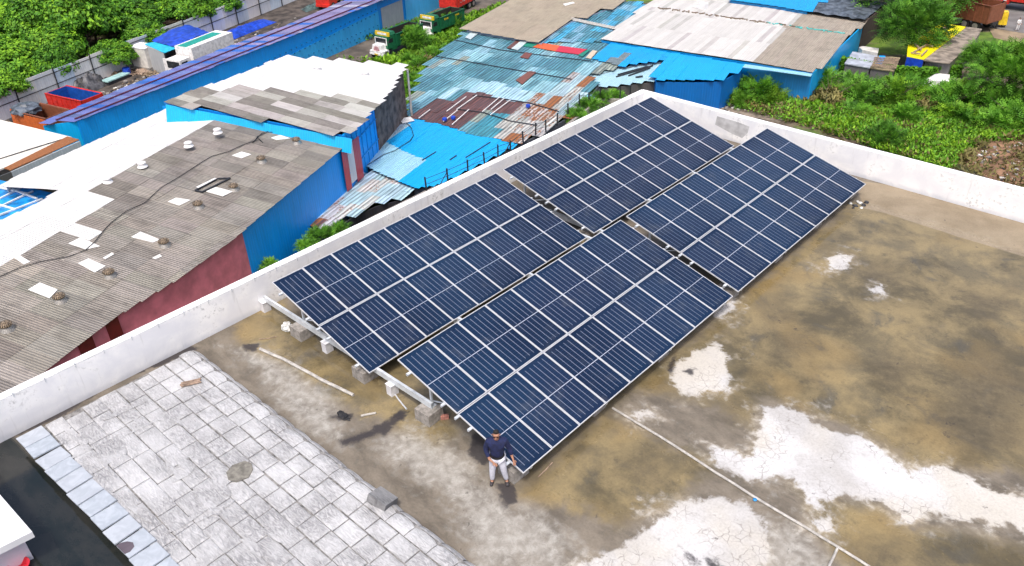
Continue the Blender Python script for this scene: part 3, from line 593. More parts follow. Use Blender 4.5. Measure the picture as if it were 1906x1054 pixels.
for (x0,x1,c) in ((636,645,(.45,.04,.05)),(645.5,656,(.6,.6,.65)),(656.5,668,(.45,.04,.05))):
    a=PA.hit(x0,278-(x0-636)*.85)-e2*.06; b=PA.hit(x1,278-(x1-636)*.85)-e2*.06; q=MB(); q.wall(a,b,a.z-.1,b.z-.1,-13.2 if c[1]<.3 else -12.9,.03,0,col=c,par=(0,.3,0)); adopt(q.build('painted_stripe','rib'),shA)
for (x0,x1,dp) in ((199,222,1.3),(149,174,2.2)):
    a=PA.hit(x0,0*x0+ (602 if x0>180 else 642)); b=PA.hit(x1,(587 if x0>180 else 622)); a=a-e2*.18; b=b-e2*.18; q=MB(); q.wall(a,b,a.z-.05,b.z-.05,a.z-dp,.03); adopt(q.build('dark_red_shutter',plain('dark_red',(.16,.006,.008),.7)),shA)
# far and near gables
q=MB(); a=st(sfar-.3,tr-8,PAL); b=st(sfar-.3,tr,PA); c=PA.hit(662,256)-e2*.3; q.wall(a,b,a.z-.05,b.z-.05,G,.08,0,col=BLUE); q.wall(b,c,b.z-.05,c.z-.05,G,.08,0,col=BLUE); adopt(q.build('gable_wall','rib'),shA)
q=MB(); pr=PAL.hit(310,203); pq=PAL.hit(5,340); q.wall(pr+e2*.2,pq+e2*.2,pr.z-.05,pq.z-.05,G,.08,0,col=(.5,.5,.52)); adopt(q.build('left_wall','rib'),shA)
# fascia-side rooflights
RL=[[(146,492),(165,483),(197,497),(177,509)],[(53,541),(75,528),(108,541),(93,557)],[(128,455),(150,444),(187,460),(160,466)],[(384,358),(402,350),(434,358),(415,367)],[(313,377),(328,370),(355,374),(334,384)],[(432,291),(450,284),(468,289),(450,296)],[(505,258),(522,253),(540,259),(515,262)],[(245,443),(262,433),(298,448),(285,453)],[(22,478),(32,474),(57,489),(45,494)],[(284,482),(298,475),(302,479),(290,484)],[(365,350),(400,333),(408,335),(373,352)],[(192,482),(209,472),(213,475),(197,484)]]
wm=NT('translucent_sheet'); xx=wm.xyz(wm.pos()); nn=wm.noise(wm.pos(),2.,4.); mm=wm.out(wm.mix(wm.ss(nn,.3,.8),(.80,.80,.79),(.66,.66,.65)),.5)
for r in RL:
    q=MB(); q.prism([PA.hit(*p)+Vector((0,0,.07)) for p in r],.03); adopt(q.build('rooflight_sheet',mm),shA)
q=MB(); P4=[PA.hit(*p)+Vector((0,0,.075)) for p in ((364,357),(406,335),(429,334),(377,360))]
for k in range(4): q.tube([P4[k],P4[(k+1)%4]],.07,4)
adopt(q.build('open_frame','dark'),shA)
def vent_proto(white):
    e=bpy.data.objects.new('turbine_vent',None); COL.objects.link(e)
    q=MB(); q.lathe((0,0,0),[(.46,-.1),(.38,.05),(.29,.22),(.27,.30)],16); q.build('vent_neck','white' if white else 'vent',e)
    q=MB(); n=20
    for j in range(n):
        a0=2*math.pi*j/n; a1=a0+2*math.pi/n*.72
        pr=[(.26,.27),(.34,.32),(.37,.39),(.34,.47),(.2,.53),(.05,.55)]
        for (r0,z0),(r1,z1) in zip(pr[:-1],pr[1:]): q.face([(r0*math.cos(a0),r0*math.sin(a0),z0),(r0*1.03*math.cos(a1),r0*1.03*math.sin(a1),z0),(r1*1.03*math.cos(a1),r1*1.03*math.sin(a1),z1),(r1*math.cos(a0),r1*math.sin(a0),z1)],smooth=True)
    q.lathe((0,0,0),[(.24,.26),(.30,.32),(.31,.39),(.28,.46),(.05,.53)],16,mi=1); q.lathe((0,0,0),[(.15,.52),(.15,.555),(.02,.565)],12)
    q.build('vent_head',['white' if white else 'ventrust','white' if white else 'dark'],e); return e
VG=vent_proto(False); VW=vent_proto(True); uv_=[0,0]
def vent(px,py,plane,w,parent,k=1.):
    P=VW if w else VG; o=P if not uv_[w] else copyobj(P); uv_[w]=1; p=plane.hit(px,py); o.location=p-parent.location; o.parent=parent; o.scale=(k,k,k*(.72 if w else 1.))
for p in ((14,614),(113,561),(205,515),(307,458),(370,387),(436,354),(487,302),(552,267)): vent(*p,PA,0,shA,.85)
for p in ((200,338),(265,309),(351,271),(405,246)): vent(*p,PAL,1,shA,.75)
# cable on the roof
q=MB(); C=[(0,518),(40,500),(75,490),(130,480),(160,468),(178,452),(195,430),(210,415),(235,396),(270,380),(300,352),(340,328),(375,305),(395,293),(425,285),(450,273),(475,264),(480,256),(500,248),(560,250),(610,256),(650,258)]
q.tube([PA.hit(*p)+Vector((0,0,.09)) for p in C],.024,5); o=q.build('cable','black'); tag(o,'long black cable snaking over the grey corrugated shed roof','cable')
q=MB(); q.tube([PA.hit(*p)+Vector((0,0,.09)) for p in ((480,258),(490,268),(482,262),(470,268),(488,250),(520,240),(470,236),(440,232))],.022,5); q.tube([PA.hit(*p)+Vector((0,0,.09)) for p in ((540,245),(600,246),(640,262),(600,262),(592,266),(600,260))],.022,5); o=q.build('cable','black'); tag(o,'tangled loops of black cable below the cyan fringe on the grey roof','cable')
# ---- blue tarp bay left
PT=Plane(-45,0,-10.2,AA,.0)
q=MB(); poly=[PT.hit(*p) for p in ((-60,322),(12,338),(107,362),(0,415),(-150,480))]; q.prism(poly,.05); shT=q.build('tarpaulin_roof','tarpcyan'); tag(shT,'crumpled sky blue tarpaulin roof with white battens at the left edge','tarpaulin roof')
for a,b in (((-20,347),(50,362)),((0,372),(40,352)),((-10,392),(62,358)),((-20,410),(80,372)),((-40,372),(30,392)),((10,350),(70,372))):
    q=MB(); q.tube([PT.hit(*a)+Vector((0,0,.08)),PT.hit(*b)+Vector((0,0,.08))],.07,4); q.build('batten','white',shT)
# ---- cream roof at left
PCr=Plane(-55,0,-11.5,AA,.06)
e=empty('low_shed',(-58,2,G),'cream flat roofed shed with a rusty orange edge strip at the left edge','shed')
q=MB(); q.prism([PCr.hit(*p) for p in ((-250,180),(0,223),(133,255),(8,312),(-250,420))],.12); adopt(q.build('roof',plain('cream_roof',(.70,.68,.62),.7,0,.06,.5)),e)
q=MB(); q.prism([PCr.hit(*p)+Vector((0,0,.1)) for p in ((126,256),(148,262),(20,319),(8,315))],.06,col=(.55,.45,.38),par=(1.,.3,0)); adopt(q.build('rusty_edge','tin'),e)
q=MB(); a=PCr.hit(148,263); b=PCr.hit(20,320); q.wall(a,b,a.z,b.z,G,.1,0,col=(.5,.54,.58),par=(.1,.4,0)); a=PCr.hit(20,320); b=PCr.hit(-250,425); q.wall(a,b,a.z,b.z,G,.1,0,col=(.1,.1,.1)); adopt(q.build('wall','rib'),e)
q=MB(); q.tube([PCr.hit(0,297)+Vector((0,0,.06)),PCr.hit(60,278)+Vector((0,0,.06)),PCr.hit(128,257)+Vector((0,0,.06))],.04,4); adopt(q.build('cable','black'),e)
# ---- shed B
PB=Plane(-27.8,22.96,-8.95,AA,.085)
shB=empty('shed',(-38,26,G),'taller shed behind, half white half grey roof with a cyan fringe and two vents','shed')
Bp=[(303,190),(655,255),(712,190),(740,152),(760,122),(530,105),(440,142)]
def colB(x,y):
    yb=165+ (x-380)*.06
    if inpoly(x,y,[(370,168),(470,160),(600,178),(712,188),(765,122),(530,100),(440,140)]): return vary((.70,.70,.705),.03,0),(0,.04,0)
    d=random.random()
    return (vary((.27,.255,.23),.12),(0,.8,0)) if d<.4 else (vary((.44,.425,.40),.1),(0,.5,0)) if d<.88 else (vary((.52,.51,.49),.05),(0,.3,0))
adopt(sheet_roof('roof','asb',PB,16.2,Bp,colB,None,'t',.95,2.4,tj=.14,lift=.03),shB)
q=MB(); a=PB.hit(655,255); b=PB.hit(711,191); a_=a-e2*.85+e1*.15; q.wall(a_,b-e2*.85,a.z-.02,b.z-.02,G,.1,0,col=(0,.32,.93),par=(0,.08,0)); adopt(q.build('blue_side_wall','rib'),shB)
q=MB()
for k in range(7):
    f=(k+.5)/7; p_=a_.lerp(b-e2*.85,f)+e2*.08; q.box((p_.x,p_.y,-11.3),(.05,.05,4.2),rz=ea,col=(0,.25,.7))
for zz in (-10.3,-12.): 
    p0,p1=a_+e2*.1,(b-e2*.85)+e2*.1; q.tube([(p0.x,p0.y,zz),(p1.x,p1.y,zz)],.05,4)
adopt(q.build('wall_rails',plain('light_blue_rail',(.02,.30,.72),.5)),shB)
q=MB(); c=PB.hit(758,128); q.wall(b-e2*.8,c-e2*.5,b.z-.02,c.z-.02,G,.1,0); adopt(q.build('brown_side_wall',plain('brown_hessian_wall',(.16,.115,.10),.95,0,.3,1.6,.6)),shB)
q=MB(); q.tube([Vector((c.x,c.y,G)),Vector((c.x,c.y,c.z-.05))],.1,6); adopt(q.build('corner_post','pvc'),shB)
q=MB(); d=PB.hit(530,107); q.wall(c-e2*.5,d,c.z-.05,d.z-.05,G,.1,0); f=PB.hit(303,190); g=PB.hit(440,142); q.wall(f+e1*.2,g,f.z-.05,g.z-.05,G,.1,0);q.wall(g,d,g.z-.05,d.z-.05,G,.1,0); q.wall(f+e1*.2,a_,f.z-.05,a.z-.05,G,.1,0); adopt(q.build('rear_wall','bluepaint'),shB)
# cyan fringe hanging off the near edge
q=MB(); fa=PB.hit(308,193); fb=PB.hit(655,257); n=16
for k in range(n):
    p0=fa.lerp(fb,k/n); p1=fa.lerp(fb,(k+1)/n); m_=(p0+p1)/2; h=m_.z-min(PA.z(m_.x,m_.y),PAL.z(m_.x,m_.y))+.0; h=max(.95,min(1.3,h))+random.uniform(-.05,.08); dn=-e1*.35-Vector((0,0,h)); z=Vector((0,0,-.06-random.uniform(0,.04))); L=(p1-p0).length
    Q=[p0+z+dn,p1+z+dn,p1+z,p0+z]; q.face(Q,0,uv=[(k*L,0),(k*L+L,0),(k*L+L,h),(k*L,h)],col=(0,.42,.82),par=(0,.1,0))
adopt(q.build('cyan_fringe','tin'),shB)
vent(591,131,PB,1,shB,.95); vent(680,141,PB,1,shB,.95)
# ---- shed C long blue
CA=15.77; ec1=Vector((-math.sin(R(CA)),math.cos(R(CA)),0)); ec2=Vector((math.cos(R(CA)),math.sin(R(CA)),0))
a=at(143,226,-12.05); PC=Plane(a.x,a.y,-12.03,CA,-.10)
shC=empty('long_shed',(-60,30,G),'long narrow shed with vivid blue wall and purple blue sheet roof','shed')
Cp=[(72,230),(143,227),(376,134),(700,5.5),(760,-18),(740,-36),(635,4),(525,51),(422,88),(312,132),(240,160)]
def colC(x,y):
    d=random.random(); 
    if x<450 and d<.75: return vary((.13,.16,.42),.25,.1),(0,.25,0)
    return (vary((.22,.20,.40),.2,.08),(0,.35,0)) if d<.6 else (vary((.44,.44,.58),.15),(.0,.3,0)) if d<.8 else (vary((.03,.14,.55),.2),(0,.2,0))
def roofC():
    A=PC.hit(143,232); B=PC.hit(700,3); A0=PC.hit(76,229)
    return adopt(sheet_roof('roof','tin',PC,CA,Cp,colC,None,'t',.85,8.,tj=.12,lift=.02),shC)
roofC()
a=at(143,226,-12.05); b=at(700,5,-12.05); q=MB(); 
q.wall(a,b,-12.05,-12.05,G,.1,0,col=(0,.34,.95),par=(0,.15,0)); l=at(80,232,-12.5); q.wall(a,l,-12.05,-12.6,G,.1,0,col=(0,.36,.78),par=(0,.1,0)); adopt(q.build('wall','rib'),shC)
bb=b+(b-a).normalized()*22; q=MB(); q.wall(b,bb,-11.9,-11.9,G,.1,0,col=(.0,.24,.70),par=(0,.15,0)); adopt(q.build('far_wall','rib'),shC)
# roof rails
for f0,f1 in (((140,224),(700,1)),((105,226),(655,6))):
    q=MB(); q.tube([PC.hit(*f0)+Vector((0,0,.12)),PC.hit(*f1)+Vector((0,0,.12))],.07,5); adopt(q.build('roof_rail',plain('maroon_rail',(.10,.02,.05),.6)),shC)
# lower light-blue cladding with rows of small pegs, and a grey gate
n_=ec2*.12; wl=lambda px,py:at(px,py,G)
w0,w1=wl(440,127),wl(701,62); q=MB(); q.wall(a.lerp(b,.45)+n_,b+n_*1.,-14.3,-13.1,G,.06,0,col=(.03,.38,.78),par=(.0,.35,0)); A_=a.lerp(b,.47)+n_*1.6; B_=b+n_*1.6
for k in range(26):
    for j in range(4):
        p_=A_.lerp(B_,(k+.5*(j%2))/26); q.box((p_.x,p_.y,-15.3+j*.55+.035*k*(j>1)),(.1,.12,.1),rz=R(CA),mi=1)
adopt(q.build('lower_cladding',['rib',plain('peg_blue',(.01,.16,.36),.6)]),shC)
q=MB(); g0=b+(bb-b)*.03+n_; g1=b+(bb-b)*.24+n_; q.wall(g0,g1,-12.9,-12.9,G,.08,0,col=(.32,.36,.40),par=(.2,.5,0)); adopt(q.build('grey_gate','rib'),shC)
q=MB(); q.wall(b+(bb-b)*.27+n_,bb+n_,-12.6,-12.4,G,.06,0,col=(.06,.42,.80),par=(.0,.35,0)); adopt(q.build('light_panel','rib'),shC)
# ---- shanty roofs
PF=Plane(-28,45,-13,17,0.0)
def shanty(name,label,poly,plane,colf,mat='tin',sw=.9,sl=2.6,tj=.3,jit=.08,ang=17,along='s',walls=True,wcol=(.12,.13,.15),lift=0):
    c=plane.hit(sum(p[0] for p in poly)/len(poly),sum(p[1] for p in poly)/len(poly)); e=empty(name,(c.x,c.y,G),label,'shed')
    adopt(sheet_roof('roof',mat,plane,ang,poly,colf,None,along,sw,sl,tj=tj,jit=jit,lift=lift),e)
    if walls:
        q=MB(); P=[plane.hit(*p) for p in poly]; cc=sum(P,Vector())/len(P); P=[cc+(p-cc)*.97 for p in P]
        for i in range(len(P)): u,v=P[i],P[(i+1)%len(P)]; q.wall(u,v,plane.z(u.x,u.y)-.12,plane.z(v.x,v.y)-.12,G,.08,0,col=wcol,par=(.2,.5,0))
        adopt(q.build('wall','rib'),e)
    return e
BR=[(780,204),(822,177),(889,180),(931,185),(981,193),(940,225),(895,212),(880,216),(852,237),(797,224),(765,222)]
PALE=[(834,175),(866,156),(895,163),(908,156),(1001,172),(985,193),(931,185),(889,180)]
RU=[(981,193),(1010,172),(1050,150),(1068,130),(1098,140),(1092,170),(1080,205),(1010,250),(955,270),(905,252),(940,225)]
RB=[(870,245),(900,212),(940,225),(910,258)]
def colF(x,y):
    d=random.random()
    if inpoly(x,y,BR): return vary((.13,.055,.05),.1),(.05,.2,0)
    if inpoly(x,y,PALE): return vary((.38,.60,.72),.06),(.02,.15,0)
    if inpoly(x,y,RB): return (vary(TEAL,.1),(.1,.4,0))
    if inpoly(x,y,RU): return (vary((.52,.52,.50),.12),(random.uniform(.45,.75),.45,0)) if d<.6 else (vary((.36,.13,.06),.15),(.85,.3,0)) if d<.78 else (vary((.40,.55,.62),.1),(.35,.3,0))
    d=.5+.28*math.sin(x*.045+1.7*math.sin(y*.06))+.22*math.sin(y*.11+x*.017)+random.uniform(-.14,.14)
    if random.random()<.03: d=.97
    if d<.45: return vary((.09,.27,.35),.1),(.05,.6,0)
    if d<.72: return vary((.15,.36,.45),.1),(.06,.5,0)
    if d<.92: return vary((.27,.50,.60),.08),(.04,.3,0)
    return vary((.30,.34,.30),.1),(.3,.5,0)
Fp=[(864,57),(935,68),(1007,81),(1117,78),(1137,83),(1105,111),(1150,122),(1139,131),(1098,140),(1120,164),(1117,160),(1100,180),(1085,203),(1050,225),(1010,248),(985,262),(955,268),(915,258),(860,243),(790,226),(751,213),(762,177),(772,164),(790,125),(810,105),(846,77)]
shF=shanty('patchwork_shed','wide low shed roofed in a patchwork of teal, pale blue, brown and rusted tin sheets',Fp,PF,colF,'tinp',.9,3.1,.3,.07)
for nme,c,px in (('orange_sheet',(.72,.12,.03),[(992,90),(1007,82),(1042,88),(1034,98)]),('crimson_sheet',(.60,.02,.06),[(1034,98),(1042,88),(1094,95),(1078,104)]),('green_sheet',(.01,.24,.17),[(973,88),(984,81),(1006,83),(990,91)]),('green_sheet',(.01,.24,.17),[(1076,105),(1092,95),(1098,96),(1084,108)]),
    ('brown_sheet',(.20,.06,.045),[(968,109),(978,100),(991,102),(983,112)]),('brown_sheet',(.15,.06,.05),[(943,92),(962,76),(970,78),(952,93)]),('pale_sheet',(.55,.66,.70),[(866,72),(880,60),(893,62),(876,76)]),('pale_sheet',(.55,.66,.70),[(952,93),(970,78),(982,80),(964,96)]),('brown_sheet',(.20,.07,.05),[(960,152),(985,135),(998,137),(972,160)]),('cream_sheet',(.62,.52,.40),[(1090,110),(1103,96),(1112,98),(1100,112)])):
    q=MB(); q.prism([PF.hit(*p)+Vector((0,0,.16)) for p in px],.04,col=c,par=(.1 if 'brown' in nme else 0,.25,0)); adopt(q.build(nme,'tin'),shF)
for L_ in ([(812,107),(900,122),(980,136),(1064,150)],[(844,76),(930,95),(1000,104),(1100,116)],[(880,180),(931,186),(985,194),(1040,210)],[(852,206),(900,212),(950,228),(1000,236)]):
    q=MB(); q.tube([PF.hit(*p)+Vector((0,0,.13)) for p in L_],.05,4); adopt(q.build('sheet_seam','dark'),shF)
# white battens on the brown sheets
q=MB()
for a,b in (((832,211),(868,184)),((850,208),(888,181)),((898,212),(930,185)),((914,208),(939,187)),((913,218),(950,190)),((780,224),(801,208)),((842,236),(873,208)),((826,230),(852,209))):
    q.tube([PF.hit(*a)+Vector((0,0,.2)),PF.hit(*b)+Vector((0,0,.2))],.045,4)
adopt(q.build('white_batten','white'),shF)
for k,(x,y) in enumerate(((983,203),(844,225),(828,228))):
    q=MB(); q.lathe((0,0,0),[(.1,0),(.19,.02),(.22,.12),(.2,.25),(.1,.30)],12); o=q.build('blue_drum','tarpblue',loc=PF.hit(x,y)+Vector((0,0,.15))); tag(o,['round blue drum standing on the rusty end of the patchwork roof','blue drum on the brown sheets, right of its neighbour','blue drum at the edge of the sky blue roof, left of its neighbour'][k],'drum')
# F1 strip between taupe and white roofs
def colF1(x,y):
    d=random.random(); return (vary((.06,.38,.62),.15),(.02,.4,0)) if d<.3 else (vary((.08,.28,.38),.15),(.05,.7,0)) if d<.6 else (vary((.22,.45,.62),.12),(.03,.4,0))
PF1=Plane(-28,60,-12.9,17,0)
shanty('patched_shed','narrow strip of patched blue tin roof between the taupe roof and the big white roof',[(1007,80),(1036,57),(1064,39),(1110,24),(1154,6),(1200,2),(1199,15),(1117,78)],PF1,colF1,'tinp',.9,2.4,.3,.08,wcol=(.05,.15,.2))
q=MB(); q.tube([PF1.hit(1064,39)+Vector((0,0,.2)),PF1.hit(1100,47)+Vector((0,0,.2)),PF1.hit(1143,56)+Vector((0,0,.2))],.22,5); o=q.build('concrete_beam','pvc'); tag(o,'pale beam lying across the patched blue strip roof','beam')
# E taupe roof
PE=Plane(-40,62,-12.6,17,0.0)
q=[(864,55),(1007,81),(1036,57),(1064,39),(1110,24),(1154,8),(1170,-30),(1000,-40),(933,15),(881,44)]
shE=shanty('taupe_shed','taupe sheet roofed shed at the top centre behind the patchwork roof',q,PE,lambda x,y:(vary((.40,.34,.26),.05,.01),(0,.35,0)),'asb',1.6,6.,.02,.02,wcol=(.25,.3,.4))
q=MB(); q.prism([PE.hit(*p)+Vector((0,0,.1)) for p in ((1048,9),(1066,5),(1070,7),(1052,12))],.05); adopt(q.build('white_sheet','white'),shE)
# K + L bright blue roofs
PK=Plane(-26,62,-12.95,17,0)
shanty('blue_roofed_shed','bright blue tin roof with a dark grey corrugated patch, left of its larger blue neighbour',[(1105,112),(1137,82),(1254,101),(1239,114),(1180,121),(1160,126)],PK,lambda x,y:((vary((.16,.22,.25),.08),(.05,.6,0)) if inpoly(x,y,[(1127,115),(1145,100),(1178,104),(1160,120)]) else (vary((.0,.33,.74),.05),(0.02,.1,0))),'tin',.8,2.4,.12,.05,lift=.1)
L_=shanty('blue_roofed_shed','bright sky blue roof with stepped front edge, at the foot of the big white roof',[(1254,101),(1320,112),(1384,123),(1380,131),(1345,150),(1303,152),(1219,151),(1214,139)],PK,lambda x,y:(vary((.0,.35,.78),.03,.0),(0,.04,0)),'tin',.9,3.2,.22,.04,lift=.12,wcol=(.0,.13,.48))
# M pale sheet
PM=Plane(-26,56,-13.25,17,0)
shanty('pale_roofed_shed','smooth pale blue roof strip with loose dark poles lying on it',[(1098,141),(1139,131),(1190,120),(1236,113),(1213,139),(1219,151),(1124,164),(1093,154)],PM,lambda x,y:(vary((.36,.58,.68),.03,.0),(.05 if x>1140 else .25,.12,0)),'tin',.9,3.,.08,.03,wcol=(.10,.09,.09),lift=.05)
q=MB()
for a,b in (((1147,146),(1215,126)),((1150,142),(1205,128)),((1170,144),(1210,130)),((1183,147),(1196,146))): q.tube([PM.hit(*a)+Vector((0,0,.15)),PM.hit(*b)+Vector((0,0,.22))],.09,4)
o=q.build('pole_stack','dark'); tag(o,'loose dark poles lying on the pale blue roof','poles')
# H big sky-blue roof
PH=Plane(-26,32,-13.1,17,.0)
def colH(x,y):
    if inpoly(x,y,[(700,250),(752,212),(745,240),(725,265),(700,262)]): return vary((.34,.50,.66),.12),(.15,.4,0)
    if inpoly(x,y,[(690,268),(725,283),(778,300),(770,322),(700,318),(668,285)]): return vary((.30,.58,.76),.06),(.05,.2,0)
    return vary((.0,.36,.80),.02,.0),(0,.05,0)
shH=shanty('sky_blue_shed','broad smooth sky blue roof close beyond the fence posts',[(745,222),(790,226),(860,243),(915,258),(955,268),(962,272),(900,305),(820,345),(775,352),(700,320),(655,295),(690,262)],PH,colH,'tin',.42,4.,.05,.03,wcol=(.04,.05,.07),lift=.08)
q=MB(); q.prism([PH.hit(*p)+Vector((0,0,.25)) for p in ((741,227),(764,222),(772,229),(750,234))],.05); adopt(q.build('white_plate','white'),shH)
q=MB(); q.tube([PH.hit(*p)+Vector((0,0,.2)) for p in ((757,233),(766,242),(770,256),(764,266),(748,276),(735,285),(715,292),(700,302),(684,312))],.03,5); o=q.build('cable','black'); tag(o,'black cable curving over the sky blue roof beside the white plate','cable')
for A_,B_ in (((867,297),(913,268)),((786,302),(812,286)),((838,301),(850,293))): q=MB(); q.tube([PH.hit(*A_)+Vector((0,0,.17)),PH.hit(*B_)+Vector((0,0,.17))],.04,4); adopt(q.build('dark_seam','dark'),shH)
# low rusty tin roof near the parapet
PN=Plane(-25,22,-13.35,17,0.0)
def colN(x,y):
    if y>395-(x-600)*.9 and x<612: return vary((.16,.07,.055),.1),(.6,.3,0)
    d=random.random(); return (vary((.42,.60,.70),.1),(.25,.35,0)) if d<.65 else (vary((.55,.56,.56),.1),(.5,.3,0))
shanty('rusty_tin_shed','small rusting pale blue tin roofed shed wedged between the blue wall and the parapet',[(572,420),(640,343),(668,325),(700,318),(775,350),(755,368),(700,382),(652,405),(625,425),(600,430)],PN,colN,'tinp',.75,2.2,.12,.06,wcol=(.035,.03,.03),lift=.05)
# ---- G big white/grey gable
PG=Plane(-19,66,-12.9,17,0.0)
shG=empty('big_shed',(-20,75,G),'big shed with white and grey sheeted roof and blue side wall, top right','shed')
def colG(x,y):
    if inpoly(x,y,[(1395,122),(1462,49),(1503,22),(1640,20),(1640,200),(1390,200)]): 
        return (vary((.40,.35,.29),.06,.01),(0,.45,0)) if random.random()>.06 else (vary((.30,.26,.22),.1),(0,.6,0))
    return (vary((.61,.60,.585),.07,.0),(0,.15,0)) if random.random()>.15 else (vary((.50,.49,.475),.05),(0,.25,0))
adopt(sheet_roof('roof','asb',PG,12,[(1119,77),(1230,94),(1395,119),(1514,140),(1540,119),(1577,69),(1440,49),(1229,20),(1198,15)],colG,None,'s',.55,6.5,tj=.04,jit=.02,lift=.25),shG)
adopt(sheet_roof('roof','asb',PG,12,[(1198,15),(1229,20),(1440,49),(1577,69),(1607,51),(1614,38),(1503,22),(1440,11),(1354,0),(1250,-14)],colG,None,'s',.55,6.5,tj=.04,jit=.02,lift=.2),shG)
P=[PG.hit(*p) for p in ((1119,78),(1395,120),(1512,139),(1605,50),(1612,39))]
q=MB(); q.wall(P[2],P[3],-12.75,-12.75,G,.1,0,col=(0,.36,.80),par=(0,.12,0)); adopt(q.build('side_wall','rib'),shG)
q=MB(); q.wall(P[0],P[1],-12.75,-12.75,G,.1,0,col=(.0,.2,.55)); q.wall(P[1],P[2],-12.75,-12.75,G,.1,0,col=(.02,.22,.55),par=(0,.4,0)); adopt(q.build('front_wall','rib'),shG)
q=MB(); q.prism([PG.hit(*p)+Vector((0,0,.1)) for p in ((1384,121),(1512,139),(1509,144),(1440,134),(1382,127))],.05,col=(.3,.6,.8)); adopt(q.build('eave_strip','tin'),shG)
q=MB(); rl=[PG.hit(1229,20),PG.hit(1440,49),PG.hit(1573,68)]
for k in range(60):
    f=k/60; p_=rl[0].lerp(rl[2],f); q.box((p_.x+random.uniform(-.2,.2),p_.y+random.uniform(-.2,.2),p_.z+.32),(random.uniform(.2,.8),random.uniform(.1,.25),.08),rz=random.uniform(0,3),mi=1 if (k>36 and random.random()<.6) else 0)
adopt(q.build('ridge_debris',['ventrust',plain('teal_net',(.10,.50,.48),.7)]),shG)['kind']='stuff'
q=MB(); v=PG.hit(1308,20); q.box((v.x,v.y,v.z+.55),(.9,.8,.7)); q.box((v.x-.8,v.y,v.z+.3),(1.1,.5,.1)); adopt(q.build('roof_box','white'),shG)
# far blue roof + slate tarp
e=shanty('far_blue_shed','bright blue sheet roof touching the top edge beyond the big white roof',[(1356,0),(1442,11),(1503,22),(1545,-4),(1560,-40),(1400,-40)],Plane(-30,90,-12.3,17,0),lambda x,y:(vary((.0,.33,.72),.03),(0,.1,0)),'tin',1.,5.,.02,.03,wcol=(.0,.2,.5))
PS=Plane(-20,92,-12.5,17,0)
e=empty('slate_roofed_shed',(-20,92,G),'shed roof covered with slate grey tarpaulin beside the tall tree','shed')
q=MB(); gp=[]; 
cs=[PS.hit(*p) for p in ((1503,24),(1536,-3),(1650,6),(1609,40))]
N=14
for i in range(N+1): gp.append([ (cs[0].lerp(cs[1],i/N)).lerp(cs[3].lerp(cs[2],i/N),j/N)+Vector((0,0,random.uniform(0,.25))) for j in range(N+1)])
for i in range(N):
    for j in range(N): q.face([gp[i][j],gp[i+1][j],gp[i+1][j+1],gp[i][j+1]][::-1],smooth=True)
adopt(q.build('tarpaulin','tarpslate'),e); q=MB(); q.wall(cs[2],cs[3],-12.6,-12.6,G,.1,0); q.wall(cs[1],cs[2],-12.6,-12.6,G,.1,0); adopt(q.build('wall',plain('brown_shack_wall',(.07,.05,.045),.9)),e)
# ---- shacks on the right
def shack(label,roof,zr,mat,wallmat,wallpx=None,col=None):
    p=Plane(0,0,zr); P=[p.hit(*a) for a in roof]; c=sum(P,Vector())/len(P); e=empty('shack',(c.x,c.y,G),label,'shack')
    q=MB(); q.prism(P,.1,col=col or (.5,.5,.5),par=(.1,.5,0)); adopt(q.build('roof',mat),e)
    q=MB(); Q=[c+(x-c)*.93 for x in P]
    for i in range(len(Q)): q.wall(Q[i],Q[(i+1)%len(Q)],zr-.12,zr-.12,G,.08,0,col=(.16,.15,.15),par=(.4,.5,0))
    adopt(q.build('wall',wallmat),e); return e,p
e,p=shack('low shack roofed with crumpled silver sheet beside the blue shed wall',[(1572,118),(1587,96),(1634,104),(1619,126)],-13.9,plain('silver_sheet',(.50,.53,.60),.4,.2,.15,1.5,.6),'rib')
e,p=shack('low shack with timber battens and a torn blue sheet on its roof',[(1620,126),(1635,104),(1676,107),(1664,133)],-14.0,plain('bamboo_roof',(.24,.20,.12),.85,0,.4,1.5,.5),'rib')
q=MB(); q.prism([p.hit(*a)+Vector((0,0,.1)) for a in ((1628,121),(1637,105),(1648,106),(1642,121))],.04); adopt(q.build('blue_sheet','tarpcyan'),e)
q=MB()
for k in range(6): q.tube([p.hit(1622+k,125-k*3)+Vector((0,0,.18)),p.hit(1668+k,130-k*3.4)+Vector((0,0,.18))],.07,4)
adopt(q.build('batten','wood'),e)
e,p=shack('long shack under a bright yellow tarpaulin weighted with branches',[(1752,43),(1798,50),(1719,111),(1688,105),(1690,85)],-13.2,'tarpyellow','rib')
for a,b in (((1702,84),(1714,97)),((1695,101),(1712,104)),((1715,106),(1725,97)),((1716,84),(1735,90)),((1757,55),(1767,68)),((1752,50),(1764,56)),((1700,100),(1722,88)),((1745,58),(1770,52))): q=MB(); q.tube([p.hit(*a)+Vector((0,0,.15)),p.hit(*b)+Vector((0,0,.2))],.09,4); adopt(q.build('branch','wood'),e)
q=MB(); tp=[p.hit(*a) for a in ((1688,106),(1704,109),(1719,112))]; q.face([tp[0],tp[0]-Vector((0,0,1.0)),tp[1]-Vector((0,0,1.9)),tp[2]-Vector((0,0,1.1)),tp[2],tp[1]]); adopt(q.build('hanging_blue_tarp','tarpblue'),e)
shack('long shack with brown grey board roof right of the yellow tarpaulin',[(1799,50),(1828,54),(1815,75),(1768,118),(1719,112)],-13.3,plain('board_roof',(.26,.22,.18),.9,0,.3,1.2,.7),'rib')
q=MB(); a=at(1722,131,G); b=at(1731,132,G); q.wall(a,b,-14.2,-14.2,G,.15); o=q.build('door','bluepaint'); tag(o,'blue door in the shack front below the brown board roof','door')
